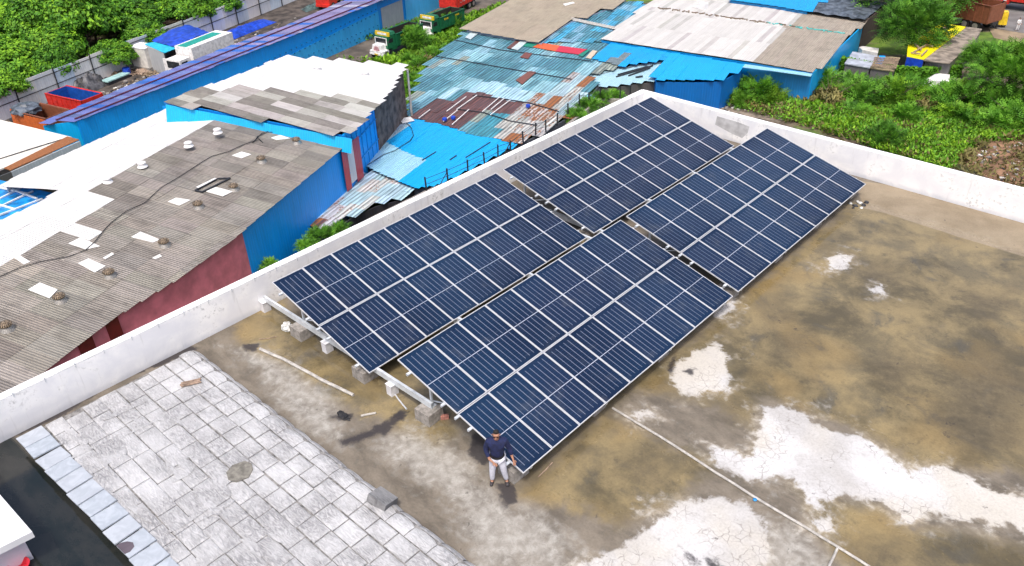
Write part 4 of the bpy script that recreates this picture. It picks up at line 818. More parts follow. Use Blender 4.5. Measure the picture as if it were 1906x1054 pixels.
q=MB(); p=Plane(0,0,-14.3); q.prism([p.hit(*a) for a in ((1599,88),(1606,86),(1636,90),(1634,99),(1605,93))],.5); o=q.build('mattress','paleyard'); tag(o,'pale mattress lying on top of the rubbish beside the blue shed','mattress')
# white plastic cover
e=empty('covered_mound',at(1742,154,G),'object under a white plastic cover behind the low wall','covered heap')
q=MB(); p=Plane(0,0,-14.6); A=[p.hit(*a) for a in ((1716,152),(1740,138),(1768,139),(1767,152),(1745,150))]; c=sum(A,Vector())/5+Vector((0,0,.5))
for i in range(5): q.face([A[i],A[(i+1)%5],c])
for i in range(5): u,v=A[i],A[(i+1)%5]; q.face([Vector((u.x,u.y,G)),Vector((v.x,v.y,G)),v,u])
adopt(q.build('cover','white'),e)
# low wall
def wallthing(px,zt,label,mat='ped',th=.25,name='low_wall',cat='wall',zb=G):
    P=[at(a,b,zb) for a,b in px]; q=MB()
    for i in range(len(P)-1): q.wall(P[i],P[i+1],zt,zt,zb,th,0,col=(.5,.5,.5))
    o=q.build(name,mat); tag(o,label,cat); return o
wallthing([(1668,158),(1720,162),(1786,160)],-15.2,'low grey concrete wall in front of the white covered heap')
wallthing([(1219,175),(1290,182),(1345,176),(1384,162),(1398,145)],-15.3,'low curved concrete wall in front of the dark blue shed wall')
BW=[(560,470),(640,430),(700,398),(794,352),(875,318),(953,283),(1010,262),(1060,225),(1117,180),(1170,182),(1215,185)]
_P=[at(a,b+3,-12.9) for a,b in BW]; q=MB()
for i in range(len(_P)-1): q.wall(_P[i],_P[i+1],-12.92,-12.92,G,.25,0)
o=q.build('boundary_wall','ped'); tag(o,'grey boundary wall between the roofs and the building, fence posts on top','wall')
# ================================================================== FENCES / POSTS
posts=[(794,334,352),(834,320,336),(871,307,319),(902,292,305),(927,276,291),(950,262,283),(974,248,265),(997,233,249),(1016,221,243),(1037,206,231),(1057,193,212),(1078,182,195),(1096,170,192),(1117,158,180),(1154,148,180),(1173,163,178),(668,401,424),(700,390,398)]
pp=MB(); pp.box((0,0,.55),(.09,.09,1.1)); pp.box((0,0,1.08),(.14,.05,.05)); pb=pp.build('fence_post','dark')
nm=['first','second','third','fourth','fifth','sixth','seventh','eighth','ninth','tenth','eleventh','twelfth','thirteenth','fourteenth','fifteenth','sixteenth']
for i,(x,y0,y1) in enumerate(posts[:16]):
    o=pb if i==0 else copyobj(pb); o.location=at(x,y1+3,-12.92); tag(o,f'thin dark fence post beyond the parapet, {nm[i]} counting from the sky blue roof end','fence post','thin posts along the boundary wall')
    o.rotation_euler=(random.uniform(-.04,.04),random.uniform(-.04,.04),0)
q=MB(); 
for zz in (.5,.95): q.tube([at(x,y1+3,-12.92)+Vector((0,0,zz)) for x,y0,y1 in posts[:14]],.02,4)
q.tube([at(817,348,-12.92),at(834,337,-12.92)+Vector((0,0,.8))],.03,4); q.tube([at(936,292,-12.92),at(950,285,-12.92)+Vector((0,0,.9))],.04,4)
o=q.build('fence_wire','dark'); tag(o,'sagging wires strung between the thin posts beyond the parapet','fence wire')
# yard fence
FA,FB=at(0,228,G),at(480,30,G); fd=(FB-FA); fu=fd.normalized(); A0=FA-fu*12; B0=FB+fu*30
e=empty('sheet_fence',(A0.x,A0.y,G),'tall whitish metal sheet fence along the yard below the trees','fence')
q=MB(); L=(B0-A0).length; n=int(L/2.4)
for k in range(n):
    p0=A0.lerp(B0,k/n); p1=A0.lerp(B0,(k+1)/n); h=3.0+random.uniform(-.12,.12); c=random.choice([(.70,.73,.77),(.76,.79,.82),(.82,.80,.76),(.66,.78,.88)])
    q.wall(p0,p1,G+h,G+h,G,.05,0,k*2.4,col=vary(c,.05),par=(.03,.25,0))
adopt(q.build('sheet_panel','rib'),e)
nrm=Vector((fu.y,-fu.x,0))
for k in range(0,n,2):
    p0=A0.lerp(B0,k/n)+nrm*.12; q=MB(); q.tube([(p0.x,p0.y,G),(p0.x,p0.y,G+3.3)],.07,5); adopt(q.build('post','dark'),e)
q=MB()
for zz in (1.5,2.7): a=A0+nrm*.1; b=B0+nrm*.1; q.tube([(a.x,a.y,G+zz),(b.x,b.y,G+zz)],.045,4)
adopt(q.build('rail','dark'),e)
# ================================================================== YARD THINGS
def boxthing(name,label,cat,px,dims,rz,mat,zoff=0,parts=()):
    p=at(px[0],px[1],G); e=empty(name,p,label,cat,None,R(rz)); q=MB(); q.box((0,0,dims[2]/2+zoff),dims); q.build('body',mat,e)
    for nme,c,s,m in parts: r=MB(); r.box(c,s); r.build(nme,m,e)
    return e
# lean-to with blue tarp
PL1=Plane(0,0,-13.0)
e=empty('lean_to',at(330,118,G),'yard shelter with a royal blue tarpaulin roof beside the white truck','shelter')
q=MB(); N=10; cs=[PL1.hit(*p) for p in ((283,76),(352,46),(398,64),(326,88))]; gp=[[cs[0].lerp(cs[1],i/N).lerp(cs[3].lerp(cs[2],i/N),j/N)+Vector((0,0,.5*math.sin(math.pi*i/N)*.6+random.uniform(-.08,.08))) for j in range(N+1)] for i in range(N+1)]
for i in range(N):
    for j in range(N): q.face([gp[i][j],gp[i][j+1],gp[i+1][j+1],gp[i+1][j]],smooth=True)
adopt(q.build('tarpaulin','tarpblue'),e)
q=MB(); q.prism([PL1.hit(*p)-Vector((0,0,.1)) for p in ((268,80),(290,76),(328,88),(305,97))],.06); adopt(q.build('cyan_sheet',plain('cyan_sheet',(.02,.45,.66),.5)),e)
P=[PL1.hit(*p) for p in ((270,82),(305,96),(398,65),(352,48))]; q=MB(); q.wall(P[0],P[1],-13.15,-13.15,G,.08,0,col=(.48,.5,.52),par=(.1,.4,0)); q.wall(P[2],P[3],-13.15,-13.15,G,.08,0,col=(.6,.6,.6)); q.wall(P[3],P[0],-13.15,-13.15,G,.08,0,col=(.3,.3,.3)); adopt(q.build('wall','rib'),e)
for p_ in P[1:3]: q=MB(); q.tube([(p_.x,p_.y,G),(p_.x,p_.y,-13.1)],.08,5); adopt(q.build('post','dark'),e)
boxthing('white_tank_box','tall dirty white container standing at the end of the yard shelter','container',(276,127),(2.4,1.8,2.6),18,'paleyard',0,(('base',(0,0,.2),(2.5,1.9,.4),'ped'),('lid',(0,0,2.63),(2.5,1.9,.08),'white')))
q=MB(); q.box((0,0,1.4),(1.0,.08,2.8)); q.box((0,0,2.7),(1.05,.12,.1)); q.box((0,0,.1),(1.05,.12,.1)); o=q.build('blue_board','bluepaint',loc=at(256,120,G)); o.rotation_euler=(0,R(-6),R(30)); tag(o,'narrow blue board leaning by the dirty white container','board')
def tarpheap(name,px,mat,label,h=.6,N=14):
    q=MB(); cs=[at(a,b,G) for a,b in px]
    gp=[[cs[0].lerp(cs[1],i/N).lerp(cs[3].lerp(cs[2],i/N),j/N)+Vector((0,0,.05+ h*(math.sin(math.pi*i/N)*math.sin(math.pi*j/N))**.5*random.uniform(.4,1.))) for j in range(N+1)] for i in range(N+1)]
    for i in range(N):
        for j in range(N): q.face([gp[i][j],gp[i][j+1],gp[i+1][j+1],gp[i+1][j]],smooth=True)
    o=q.build(name,mat); tag(o,label,'tarpaulin'); return o
tarpheap('tarpaulin_heap',[(407,66),(490,36),(515,42),(412,84)],'tarpblue','long crumpled dark blue tarpaulin spread along the foot of the sheet fence')
tarpheap('tarpaulin_heap',[(124,168),(190,142),(200,160),(140,186)],plain('grey_tarp',(.10,.10,.11),.6,0,.4,1.2,.6),'grey tarpaulin covered pile leaning on the yard fence',1.6)
tarpheap('tarpaulin_heap',[(560,18),(605,4),(612,10),(570,24)],plain('greenish_tarp',(.07,.12,.12),.6,0,.3,1.2,.6),'dull green tarpaulin heap near the top of the yard',.6)
for k,(a,b,s) in enumerate(((214,140,.7),(226,133,.6),(236,128,.9),(250,126,.6),(196,132,.8),(243,138,.5),(262,136,.6),(206,150,.5),(172,160,.5),(282,139,.5),(30,238,.8),(50,232,.9),(40,225,.7),(62,240,.6))):
    o=blob('scrap_pile',at(a,b,G),s*1.3,random.choice(['ventrust','wood','dark','ped']),'low heap of mixed scrap and timber on the yard mud','scrap',(1.3,1,.45),3,.9); o['group']='scrap heaps along the yard'
q=MB(); q.box((0,0,.45),(3.2,1.1,.12)); q.box((0,0,.2),(3.,1.,.4),mi=1); o=q.build('scrap_sheet',[plain('pale_teal',(.36,.58,.58),.5),'dark'],loc=at(217,151,G)); o.rotation_euler=(0,0,R(18+90)); tag(o,'long pale teal panel lying on the yard scrap','panel')
q=MB(); q.lathe((0,0,0),[(.4,0),(.45,.9),(.38,.92),(.3,.1)],12); o=q.build('blue_bin','tarpblue',loc=at(238,141,G)); tag(o,'small blue bin among the yard scrap','bin')
# ================================================================== VEHICLES
def wheel(parent,x,y,r=.52,w=.3):
    m=Matrix.Translation((x,y,r))@Matrix.Rotation(R(90),4,'X'); q=MB(); q.lathe(None,[(r*.6,-w/2),(r*.93,-w/2),(r,-w/3),(r,w/3),(r*.93,w/2),(r*.6,w/2)],16,ax=m); o=q.build('wheel','tyre',parent)
    q=MB(); q.lathe(None,[(r*.2,-w/2-.03),(r*.58,-w/2-.01),(r*.58,w/2+.01),(r*.2,w/2+.03)],12,ax=m); q.build('rim','vent',o)
def bed(parent,x0,x1,w,z0,z1,mo,mi_,fl='tdark'):
    q=MB(); t=.08
    q.box(((x0+x1)/2,0,z0),(x1-x0,w,.12),mi=1)
    for sy in(-1,1): q.box(((x0+x1)/2,sy*w/2,(z0+z1)/2),(x1-x0,t,z1-z0),mi=0); q.box(((x0+x1)/2,sy*(w/2-.06),(z0+z1)/2),(x1-x0-.1,.03,z1-z0-.03),mi=1)
    for sx in(x0,x1): q.box((sx,0,(z0+z1)/2),(t,w-.1,z1-z0)); q.box((sx+(.06 if sx==x0 else -.06),0,(z0+z1)/2),(.03,w-.2,z1-z0-.03),mi=1)
    nrib=max(3,int((x1-x0)/.7))
    for k in range(nrib+1):
        for sy in(-1,1): q.box((x0+(x1-x0)*k/nrib,sy*(w/2+.06),(z0+z1)/2),(.07,.06,z1-z0))
    for sy in(-1,1): q.box(((x0+x1)/2,sy*(w/2+.05),z1),(x1-x0+.1,.12,.07))
    q.build('load_bed',[mo,mi_],parent)
def truck(px,rz,label,hood=True,sc=1.,cols=('tgreen','twhite','tgreen','tdark'),sign=True,cab='hood',box=None,ln=7.2):
    p=at(px[0],px[1],G); e=empty('truck',p,label,'truck',None,R(rz)); e.scale=(sc,sc,sc)
    cb,hd,bd,inn=cols       # faces +x
    if cab=='hood':
        q=MB(); q.box((1.9,0,1.95),(1.5,2.2,1.5),taper=.95); q.box((1.35,0,1.2),(.9,2.2,.6)); q.build('cab',cb,e)
        q=MB(); q.box((3.05,0,1.35),(1.1,1.7,.95),taper=.82); q.box((3.1,0,.95),(1.2,2.15,.35)); q.box((2.6,0,2.1),(.12,2.0,.9)); q.build('hood',hd,e)
        q=MB(); q.box((3.66,0,.72),(.16,2.25,.22)); q.build('bumper',hd,e); q=MB(); q.box((3.75,0,.72),(.02,.6,.16)); q.build('number_plate','tyellow',e)
        q=MB(); q.box((2.675,0,2.2),(.03,1.7,.55)); q.build('windscreen','glassdark',e)
        for s in(-1,1):
            q=MB(); q.box((1.95,s*1.085,2.15),(.7,.03,.5)); q.build('side_window','glassdark',e)
            q=MB(); q.lathe(None,[(.14,0),(.15,.05),(.1,.08)],12,ax=Matrix.Translation((3.68,s*.85,1.05))@Matrix.Rotation(R(90),4,'Y')); q.build('headlight','white',e)
            q=MB(); q.tube([(2.6,s*1.1,2.2),(2.8,s*1.4,2.3)],.02,4); q.box((2.8,s*1.42,2.2),(.04,.16,.3)); q.build('mirror','dark',e)
        # grille emblem
        q=MB()
        for k in range(5): q.box((3.62-.06*abs(k-2)*.2,0,1.15+k*.12),(.03,1.1-.12*k,.05))
        q.build('grille',plain('pink_grille',(.55,.18,.2),.6),e)
        if sign:
            q=MB(); q.box((2.25,0,2.95),(.16,2.3,.5)); q.build('sign_board','tyellow',e); q=MB(); q.box((2.335,0,2.95),(.02,1.5,.26)); q.build('sign_panel','twhite',e)
            q=MB(); q.box((1.6,0,2.95),(1.2,2.1,.35),taper=.85); q.build('roof_pod',cb,e)
        bed(e,-4.2,1.0,2.3,1.2,2.75,bd,inn)
        for s in(-1,1): wheel(e,3.0,s*1.0); wheel(e,-2.9,s*.95,.52,.5)
        q=MB(); q.box((-.8,0,.85),(7.0,.8,.25)); q.build('chassis','dark',e)
        q=MB(); q.box((.2,-1.05,.75),(.9,.3,.5)); q.build('fuel_tank','dark',e)
    return e
tk=truck((738,97),0,'front green tipper truck, white bonnet and pink grille, in the lane by the blue wall',sc=.93)
tk2=truck((818,66),0,'second green tipper truck behind the first, its bonnet hidden by a bush',sc=.93,cols=('tgreen','twhite','tgreen','tdark'))
for o in (tk,tk2): o.rotation_euler=(0,0,R(-90+8))
for o in (tk,tk2):     # yellow painted lettering-like bars on the side boards
    for k,(x,l) in enumerate(((-.6,1.1),(-3.,1.))): q=MB(); [q.box((x+j*.16,1.235,2.35+(.04 if j%2 else 0)),(.09,.012,.22)) for j in range(int(l/.16))]; q.build('painted_text','tyellow',o)
# open-bed trucks
def bedtruck(px,rz,label,mo,mi_,L=6.,w=2.4,z0=1.1,z1=2.9,sc=1.,cabc=None,cabx=1,name='tipper_truck',whl=True):
    p=at(px[0],px[1],G); e=empty(name,p,label,'truck',None,R(rz)); e.scale=(sc,)*3; bed(e,-L/2,L/2,w,z0,z1,mo,mi_)
    q=MB(); q.box((0,0,.85),(L+.4,.9,.25)); q.build('chassis','dark',e)
    if whl:
        for s in(-1,1): wheel(e,-L*.3,s*w*.42); wheel(e,-L*.3+1.2,s*w*.42)
    if cabc:
        x=L/2+1.1; q=MB(); q.box((x,0,1.75),(1.9,2.3,2.1),taper=.93); q.build('cab',cabc,e)
        q=MB(); q.box((x+.95,0,2.15),(.03,1.9,.75),mat=Matrix.Translation((x+.925,0,2.1))@Matrix.Rotation(R(-3.5),4,'Y')); q.build('windscreen','glassdark',e)
        for s in(-1,1): q=MB(); q.box((x+.2,s*1.11,2.15),(.8,.03,.6)); q.build('side_window','glassdark',e); wheel(e,x+.1,s*1.0)
        q=MB(); q.box((x+1.0,0,.65),(.14,2.3,.35)); q.build('bumper',cabc,e)
    return e
bt=bedtruck((856,18),-90+17,'red and navy open truck bed with white lettering, near the top centre','tred','tnavy',6.5,2.5,1.,2.8)
q=MB()
for j in range(9): 
    q.box((-2.2+j*.5,1.315,1.75),(.06,.02,.5)); q.box((-2.1+j*.5,1.315,1.97 if j%2 else 1.55),(.2,.02,.07))
q.build('painted_text','twhite',bt)
q=MB(); q.box((-3.3,0,1.9),(.1,2.5,1.75)); q.build('tail_board','tnavy',bt)
bedtruck((150,214),14,'red open truck bed with blue inside, standing in the yard','tred','tblue',5.4,2.4,.8,2.3)
e=bedtruck((96,252),194,'rusty brown tipper bin with an orange side behind the long blue shed','trust','trust',4.2,2.4,.8,2.5)
q=MB(); q.box((0,1.31,1.65),(4.1,.05,1.4)); q.build('orange_side','torange',e); q=MB(); q.box((2.95,0,1.6),(1.5,2.2,1.7),taper=.9); q.build('cab','torange',e)
blob('tarpaulin_heap',at(64,247,G)+Vector((0,0,2.4)),1.3,'tarpslate','dark crumpled sheet on top of the orange cab in the yard','tarpaulin',(1.2,1,.4))
bedtruck((1795,47),-15,'brown open dump truck with a white cab at the roadside beyond the yellow tarpaulin','trust','trust',6.,2.6,1.,2.8,1.15,'twhite',name='dump_truck').rotation_euler=(0,0,R(165))
bedtruck((1925,22),-10,'red truck cab with an orange stripe on the road, at the right edge','tred','tdark',5.,2.5,1.1,2.7,1.1,'tred').rotation_euler=(0,0,R(180))
# white box truck
p=at(362,140,G); e=empty('box_truck',p,'white box truck with a teal roof panel, its door open, parked in the yard','truck',None,R(-90+17)); 
q=MB(); q.box((-2.6,0,2.1),(6.6,2.5,2.6)); q.build('cargo_box','twhite',e); q=MB(); q.box((-2.2,-.25,3.42),(5.6,1.3,.05)); q.build('teal_roof_panel','tteal',e)
q=MB(); q.box((1.75,0,1.55),(1.7,2.2,1.9),taper=.92); q.build('cab','twhite',e); q=MB(); q.box((2.58,0,1.95),(.04,1.8,.75)); q.build('windscreen','glassdark',e)
for s in(-1,1): q=MB(); q.box((1.9,s*1.07,1.95),(.8,.03,.6)); q.build('side_window','glassdark',e); wheel(e,1.7,s*.95,.48); wheel(e,-4.2,s*.95,.48,.45)
q=MB(); q.box((2.65,0,.65),(.15,2.2,.4)); q.build('bumper','twhite',e); q=MB(); q.box((2.1,-1.5,1.6),(.08,.9,1.5)); q.build('open_door','twhite',e)
for s in(-1,1): q=MB(); q.box((2.74,s*.85,.75),(.02,.3,.15)); q.build('headlight','paleyard',e)
# small red vehicle at top of the yard + signage blob vehicle
bedtruck((628,8),-70,'small red and orange truck partly cut by the top edge beyond the purple roof','torange','tdark',3.,2.,.9,2.2,1.,'tred',name='small_truck')
# yellow loader / rickshaw cab, pole and road person
p=at(1858,50,G); e=empty('auto_rickshaw',p,'small yellow vehicle cab by the utility pole at the roadside','auto rickshaw',None,R(20)); q=MB(); q.box((0,0,1.15),(1.5,1.25,1.5),taper=.85); q.build('body','tyellow',e); q=MB(); q.box((.72,0,1.3),(.03,.9,.5)); q.build('windscreen','glassdark',e); wheel(e,.5,0,.25,.14); wheel(e,-.5,.5,.25,.14); wheel(e,-.5,-.5,.25,.14)
q=MB(); q.tube([(0,0,0),(0,0,5.2)],[.11,.08],8); o=q.build('utility_pole','dark',loc=at(1853,54,G)); tag(o,'thin dark utility pole with a small white sign, beside the road','pole'); q=MB(); q.box((.12,-.1,3.6),(.35,.05,.4)); q.build('sign_plate','white',o)
# ================================================================== PEOPLE
def skinobj(name,V,E,Rr,mat,parent,root=0,sub=2):
    me=bpy.data.meshes.new(name); me.from_pydata(V,E,[]); me.materials.append(M[mat] if isinstance(mat,str) else mat); o=bpy.data.objects.new(name,me); COL.objects.link(o); o.parent=parent
    sk=o.modifiers.new('skin','SKIN'); sk.use_smooth_shade=True; sl=me.skin_vertices[0].data if me.skin_vertices else None
    if sl is None:
        bpy.context.view_layer.objects.active=o; sl=me.skin_vertices.new().data if hasattr(me.skin_vertices,'new') else None
    for i,r in enumerate(Rr): sl[i].radius=(r,r) if not isinstance(r,tuple) else r; sl[i].use_root=(i==root)
    s=o.modifiers.new('sub','SUBSURF'); s.levels=sub; s.render_levels=sub
    return o
def chain(sp,V,E,Rr,j0=None):
    prev=j0
    for p,r in sp:
        V.append(p); Rr.append(r); i=len(V)-1
        if prev is not None: E.append((prev,i))
        prev=i
    return prev
M['skin']=plain('skin',(.38,.19,.12),.5,0,.06,10); M['navy']=plain('navy_shirt',(.008,.014,.065),.85,0,.2,12,.4); M['trouser']=plain('pale_trousers',(.60,.61,.70),.85,0,.08,8,.3); M['shoe']=plain('dark_shoe',(.05,.045,.05),.5); M['hair']=plain('black_hair',(.012,.01,.01),.7)
M['lens']=plain('sunglass_lens',(.03,.01,.01),.15)
def man(loc,rz,label,shirt='navy',trous='trouser',bag=False):
    e=empty('person',loc,label,'person',None,rz)       # faces -Y locally
    V=[];E=[];Q=[]
    pel=chain([((0,0,.95),.11)],V,E,Q); t1=chain([((0,0,1.1),.10),((0,.01,1.28),.105),((0,.035,1.38),.07)],V,E,Q,pel)
    nk=chain([((0,.01,1.49),.058),((0,-.01,1.56),.07),((0,-.02,1.64),.088),((0,-.01,1.71),.07)],V,E,Q,t1)
    chest=t1
    hands=[]
    # right arm (local -x): bent, hand in front of hip ; left arm (+x) reaches out to the panel edge
    arms={-1:[((-.19,.01,1.42),.045),((-.27,.0,1.18),.05),((-.17,-.16,.98),.036),((-.10,-.21,.95),.026)],1:[((.19,.02,1.42),.045),((.29,.04,1.17),.048),((.36,-.06,.97),.034),((.38,-.10,.92),.026)]}
    for s,a in arms.items():
        w_=chain(a,V,E,Q,chest); p=Vector(V[w_]); d=(Vector(V[w_])-Vector(V[w_-1])).normalized(); side=d.cross(Vector((0,0,1))).normalized(); palm=p+d*.06; pi=chain([(tuple(palm),(.035,.02))],V,E,Q,w_)
        for f in range(4):
            b0=palm+side*(-.027+.018*f)+d*.015; L=(.07,.08,.075,.06)[f]; chain([(tuple(b0),.009),(tuple(b0+d*L*.5+Vector((0,0,-.008))),.009),(tuple(b0+d*L*.75+Vector((0,0,-.035))),.008)],V,E,Q,pi)
        tb=palm-d*.03-side*.035*s; chain([(tuple(tb),.011),(tuple(tb+d*.035-side*.02*s),.01),(tuple(tb+d*.055-side*.022*s+Vector((0,0,-.01))),.009)],V,E,Q,pi)
    legs={-1:[((-.095,0,.88),.105),((-.13,-.03,.50),.06),((-.15,.02,.10),.042)],1:[((.095,0,.88),.105),((.14,-.03,.50),.06),((.20,.02,.10),.042)]}
    for s,l in legs.items():
        k=chain(l,V,E,Q,pel); a=Vector(V[k]); chain([(tuple(a+Vector((s*.01,-.06,-.055))),.038),(tuple(a+Vector((s*.03,-.14,-.065))),.03)],V,E,Q,k)
    skinobj('body',V,E,Q,'skin',e)
    # head details
    bodyv=MB(); h=Vector((0,-.015,1.655))
    V=[];E=[];Q=[]
    pel=chain([((0,0,.95),(.175,.15))],V,E,Q); c=chain([((0,-.01,1.1),(.18,.16)),((0,.005,1.28),(.20,.165)),((0,.0,1.44),(.17,.15)),((0,.0,1.54),(.085,.08))],V,E,Q,pel); ch=c-1
    for s,a in arms.items():
        a2=[(a[0][0],.095),(a[1][0],.072),(tuple(Vector(a[1][0]).lerp(Vector(a[2][0]),.85)),.05)]; chain(a2,V,E,Q,ch)
    skinobj('shirt',V,E,Q,shirt,e)
    V=[];E=[];Q=[]
    pel=chain([((0,0,.96),(.15,.125))],V,E,Q)
    for s,l in legs.items(): chain([(l[0][0],.118),(l[1][0],.082),(tuple(Vector(l[2][0])+Vector((0,0,.0))),.062)],V,E,Q,pel)
    skinobj('trousers',V,E,Q,trous,e)
    for s,l in legs.items():
        V=[];E=[];Q=[]; a=Vector(l[2][0]); chain([(tuple(a+Vector((0,.04,-.05))),.05),(tuple(a+Vector((s*.01,-.06,-.058))),.048),(tuple(a+Vector((s*.03,-.16,-.065))),.04)],V,E,Q); skinobj('shoe',V,E,Q,'shoe',e)
    V=[];E=[];Q=[]; chain([((0,.03,1.68),.085),((0,.0,1.745),.072),((0,-.05,1.755),.05)],V,E,Q); skinobj('hair',V,E,Q,'hair',e)
    q=MB(); 
    for s in(-1,1): q.box((s*.036,-.108,1.665),(.05,.012,.03)); q.tube([(s*.06,-.105,1.67),(s*.085,-.02,1.672)],.004,4)
    q.box((0,-.112,1.672),(.03,.006,.006)); q.build('sunglasses','lens',e)
    q=MB(); q.tube([(0,-.10,1.66),(0,-.125,1.63),(0,-.105,1.615)],[.01,.016,.01],6); q.build('nose','skin',e)
    q=MB(); q.tube([(-.028,-.096,1.59),(0,-.102,1.587),(.028,-.096,1.59)],.007,5); q.build('mouth',M['brick'],e)
    for s in(-1,1): q=MB(); q.tube([(s*.085,-.01,1.68),(s*.097,.0,1.655),(s*.086,-.005,1.625)],[.008,.014,.008],6); q.build('ear','skin',e)
    q=MB(); q.lathe((0,0,0),[(.175,.955),(.18,.975),(.176,.995)],20); o=q.build('belt','black',e); o.scale=(1,.84,1)
    e.scale=(.93,.93,.90)
    return e
mp=at(928,899,0)
man((mp.x,mp.y,0),R(41),'man in navy long sleeved top and pale trousers standing by the lowest panel corner')
pr=at(1892,58,G); man((pr.x,pr.y,G),R(60),'small figure in white clothes standing at the roadside near the right edge','white','white')
# ================================================================== VEGETATION
def leafmesh(name,n,R3,leaf,seed,clumps=60,shell=.75,low=-.3,elong=1.6,spiky=0.,frond=False):
    r=np.random.default_rng(seed); d=r.normal(size=(clumps,3)); d/=np.linalg.norm(d,axis=1)[:,None]; d[:,2]=np.where(d[:,2]<low,-d[:,2]*.6,d[:,2])
    rad=shell+(1-shell)*r.random(clumps)**.5; cc=d*rad[:,None]*np.array(R3); cs=r.uniform(.16,.34,clumps)*min(R3); tone=r.beta(2.2,2.2,clumps)
    if frond:
        ns=n//9; ks=r.integers(0,clumps,ns); os_=r.normal(size=(ns,3)); os_/=np.linalg.norm(os_,axis=1)[:,None]; Ps=cc[ks]+os_*cs[ks][:,None]*(r.random(ns)**.5)[:,None]*.9
        dr=os_*.7+d[ks]*.6+r.normal(size=(ns,3))*.35+np.array([0,0,.25]); dr/=np.linalg.norm(dr,axis=1)[:,None]; sdv=np.cross(dr,np.array([0,0,1.])+r.normal(size=(ns,3))*.3); sdv/=np.linalg.norm(sdv,axis=1)[:,None]
        idx=np.repeat(np.arange(ns),9); tt=np.tile(np.arange(9)/9.,ns); sg=np.tile(np.array([1,-1]*4+[0]),ns); n=ns*9; k=ks[idx]; o=os_[idx]
        P=Ps[idx]+dr[idx]*(tt*leaf*4.2)[:,None]-np.array([0,0,1.])*(tt**2*leaf*1.2)[:,None]; bdir=dr[idx]*.55+sdv[idx]*sg[:,None]; bdir/=np.linalg.norm(bdir,axis=1)[:,None]
        adir=np.cross(bdir,np.cross(dr[idx],sdv[idx])); adir/=np.linalg.norm(adir,axis=1)[:,None]; L=leaf*(1.25-.7*tt)[:,None]*r.uniform(.8,1.2,(n,1)); P=P+bdir*L*.5
        V=np.stack([P-bdir*L*.55,P+adir*L*.24,P+bdir*L*.6,P-adir*L*.24],1).reshape(-1,3); tn=np.clip(tone[k]*.7+.25*(o[:,2]*.5+.5)+np.repeat(r.normal(size=ns)*.14,9),0,1); return V,tn
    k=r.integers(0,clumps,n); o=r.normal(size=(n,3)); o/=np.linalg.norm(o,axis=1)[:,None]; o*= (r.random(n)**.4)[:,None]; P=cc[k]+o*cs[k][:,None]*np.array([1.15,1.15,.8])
    nrm=o*.6+d[k]*.5+np.array([0,0,.55])+r.normal(size=(n,3))*.45; nrm/=np.linalg.norm(nrm,axis=1)[:,None]
    a=np.cross(nrm,r.normal(size=(n,3))); a/=np.linalg.norm(a,axis=1)[:,None]+1e-9; b=np.cross(nrm,a)
    if spiky: b=b*(1-spiky)+np.array([0,0,1.])*spiky
    s=leaf*r.uniform(.6,1.3,n)[:,None]; A=a*s*.5; B=b*s*.5*elong
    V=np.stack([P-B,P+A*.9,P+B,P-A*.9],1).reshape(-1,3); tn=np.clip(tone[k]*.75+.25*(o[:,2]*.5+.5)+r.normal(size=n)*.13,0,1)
    return V,tn
def build_leaves(name,V,tn,mat):
    n=len(tn); me=bpy.data.meshes.new(name); me.vertices.add(4*n); me.vertices.foreach_set('co',V.astype('f').ravel()); me.loops.add(4*n); me.loops.foreach_set('vertex_index',np.arange(4*n,dtype='i')); me.polygons.add(n); me.polygons.foreach_set('loop_start',np.arange(0,4*n,4,dtype='i')); me.update(calc_edges=True)
    c=me.color_attributes.new('Col','FLOAT_COLOR','POINT'); c.data.foreach_set('color',np.repeat(np.stack([tn,tn,tn,np.ones(n)],1),4,axis=0).astype('f').ravel()); me.materials.append(M[mat]); return me
CR={}
def crown(kind,i):
    key=(kind,i)
    if key not in CR:
        if kind=='vine': V,tn=leafmesh('crown',14000,(3.4,3.4,2.6),.235,100+i,170,.82,-.1)
        elif kind=='tree': V,tn=leafmesh('crown',16000,(3.6,3.6,3.0),.26,200+i,110,.5,-.5,2.3,.1,True)
        elif kind=='bush': V,tn=leafmesh('crown',3400,(1.5,1.5,1.1),.2,300+i,40,.4,-.1,2.2,.15,True)
        elif kind=='pale': V,tn=leafmesh('crown',2600,(1.5,1.5,1.0),.2,350+i,40,.4,-.1,2.2,.15,True)
        elif kind=='weed': V,tn=leafmesh('crown',900,(1.4,1.4,.5),.24,400+i,40,.3,.0,2.6,.5)
        elif kind=='dry': V,tn=leafmesh('crown',900,(1.2,1.2,.8),.2,500+i,30,.4,0,3.2,.5)
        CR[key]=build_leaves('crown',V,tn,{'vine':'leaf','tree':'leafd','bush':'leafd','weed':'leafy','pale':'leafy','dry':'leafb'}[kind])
    return CR[key]
def trunkmesh(h,seed,r0=.22):
    r=random.Random(seed); q=MB(); top=(r.uniform(-.3,.3),r.uniform(-.3,.3),h)
    q.tube([(0,0,-.2),(top[0]*.4,top[1]*.4,h*.5),top],[r0,r0*.7,r0*.45],7)
    for k in range(5):
        a=r.uniform(0,6.28); z=h*r.uniform(.5,.95); L=r.uniform(1.2,2.2); q.tube([(top[0]*z/h,top[1]*z/h,z),(math.cos(a)*L*.5,math.sin(a)*L*.5,z+L*.4),(math.cos(a)*L,math.sin(a)*L,z+L*.8)],[r0*.4,r0*.25,r0*.1],5)
    o=q.build('trunk','trunk'); me=o.data; bpy.data.objects.remove(o); return me
TR=[trunkmesh(4.,s) for s in range(3)]; TRs=[trunkmesh(.8,s+9,.07) for s in range(2)]
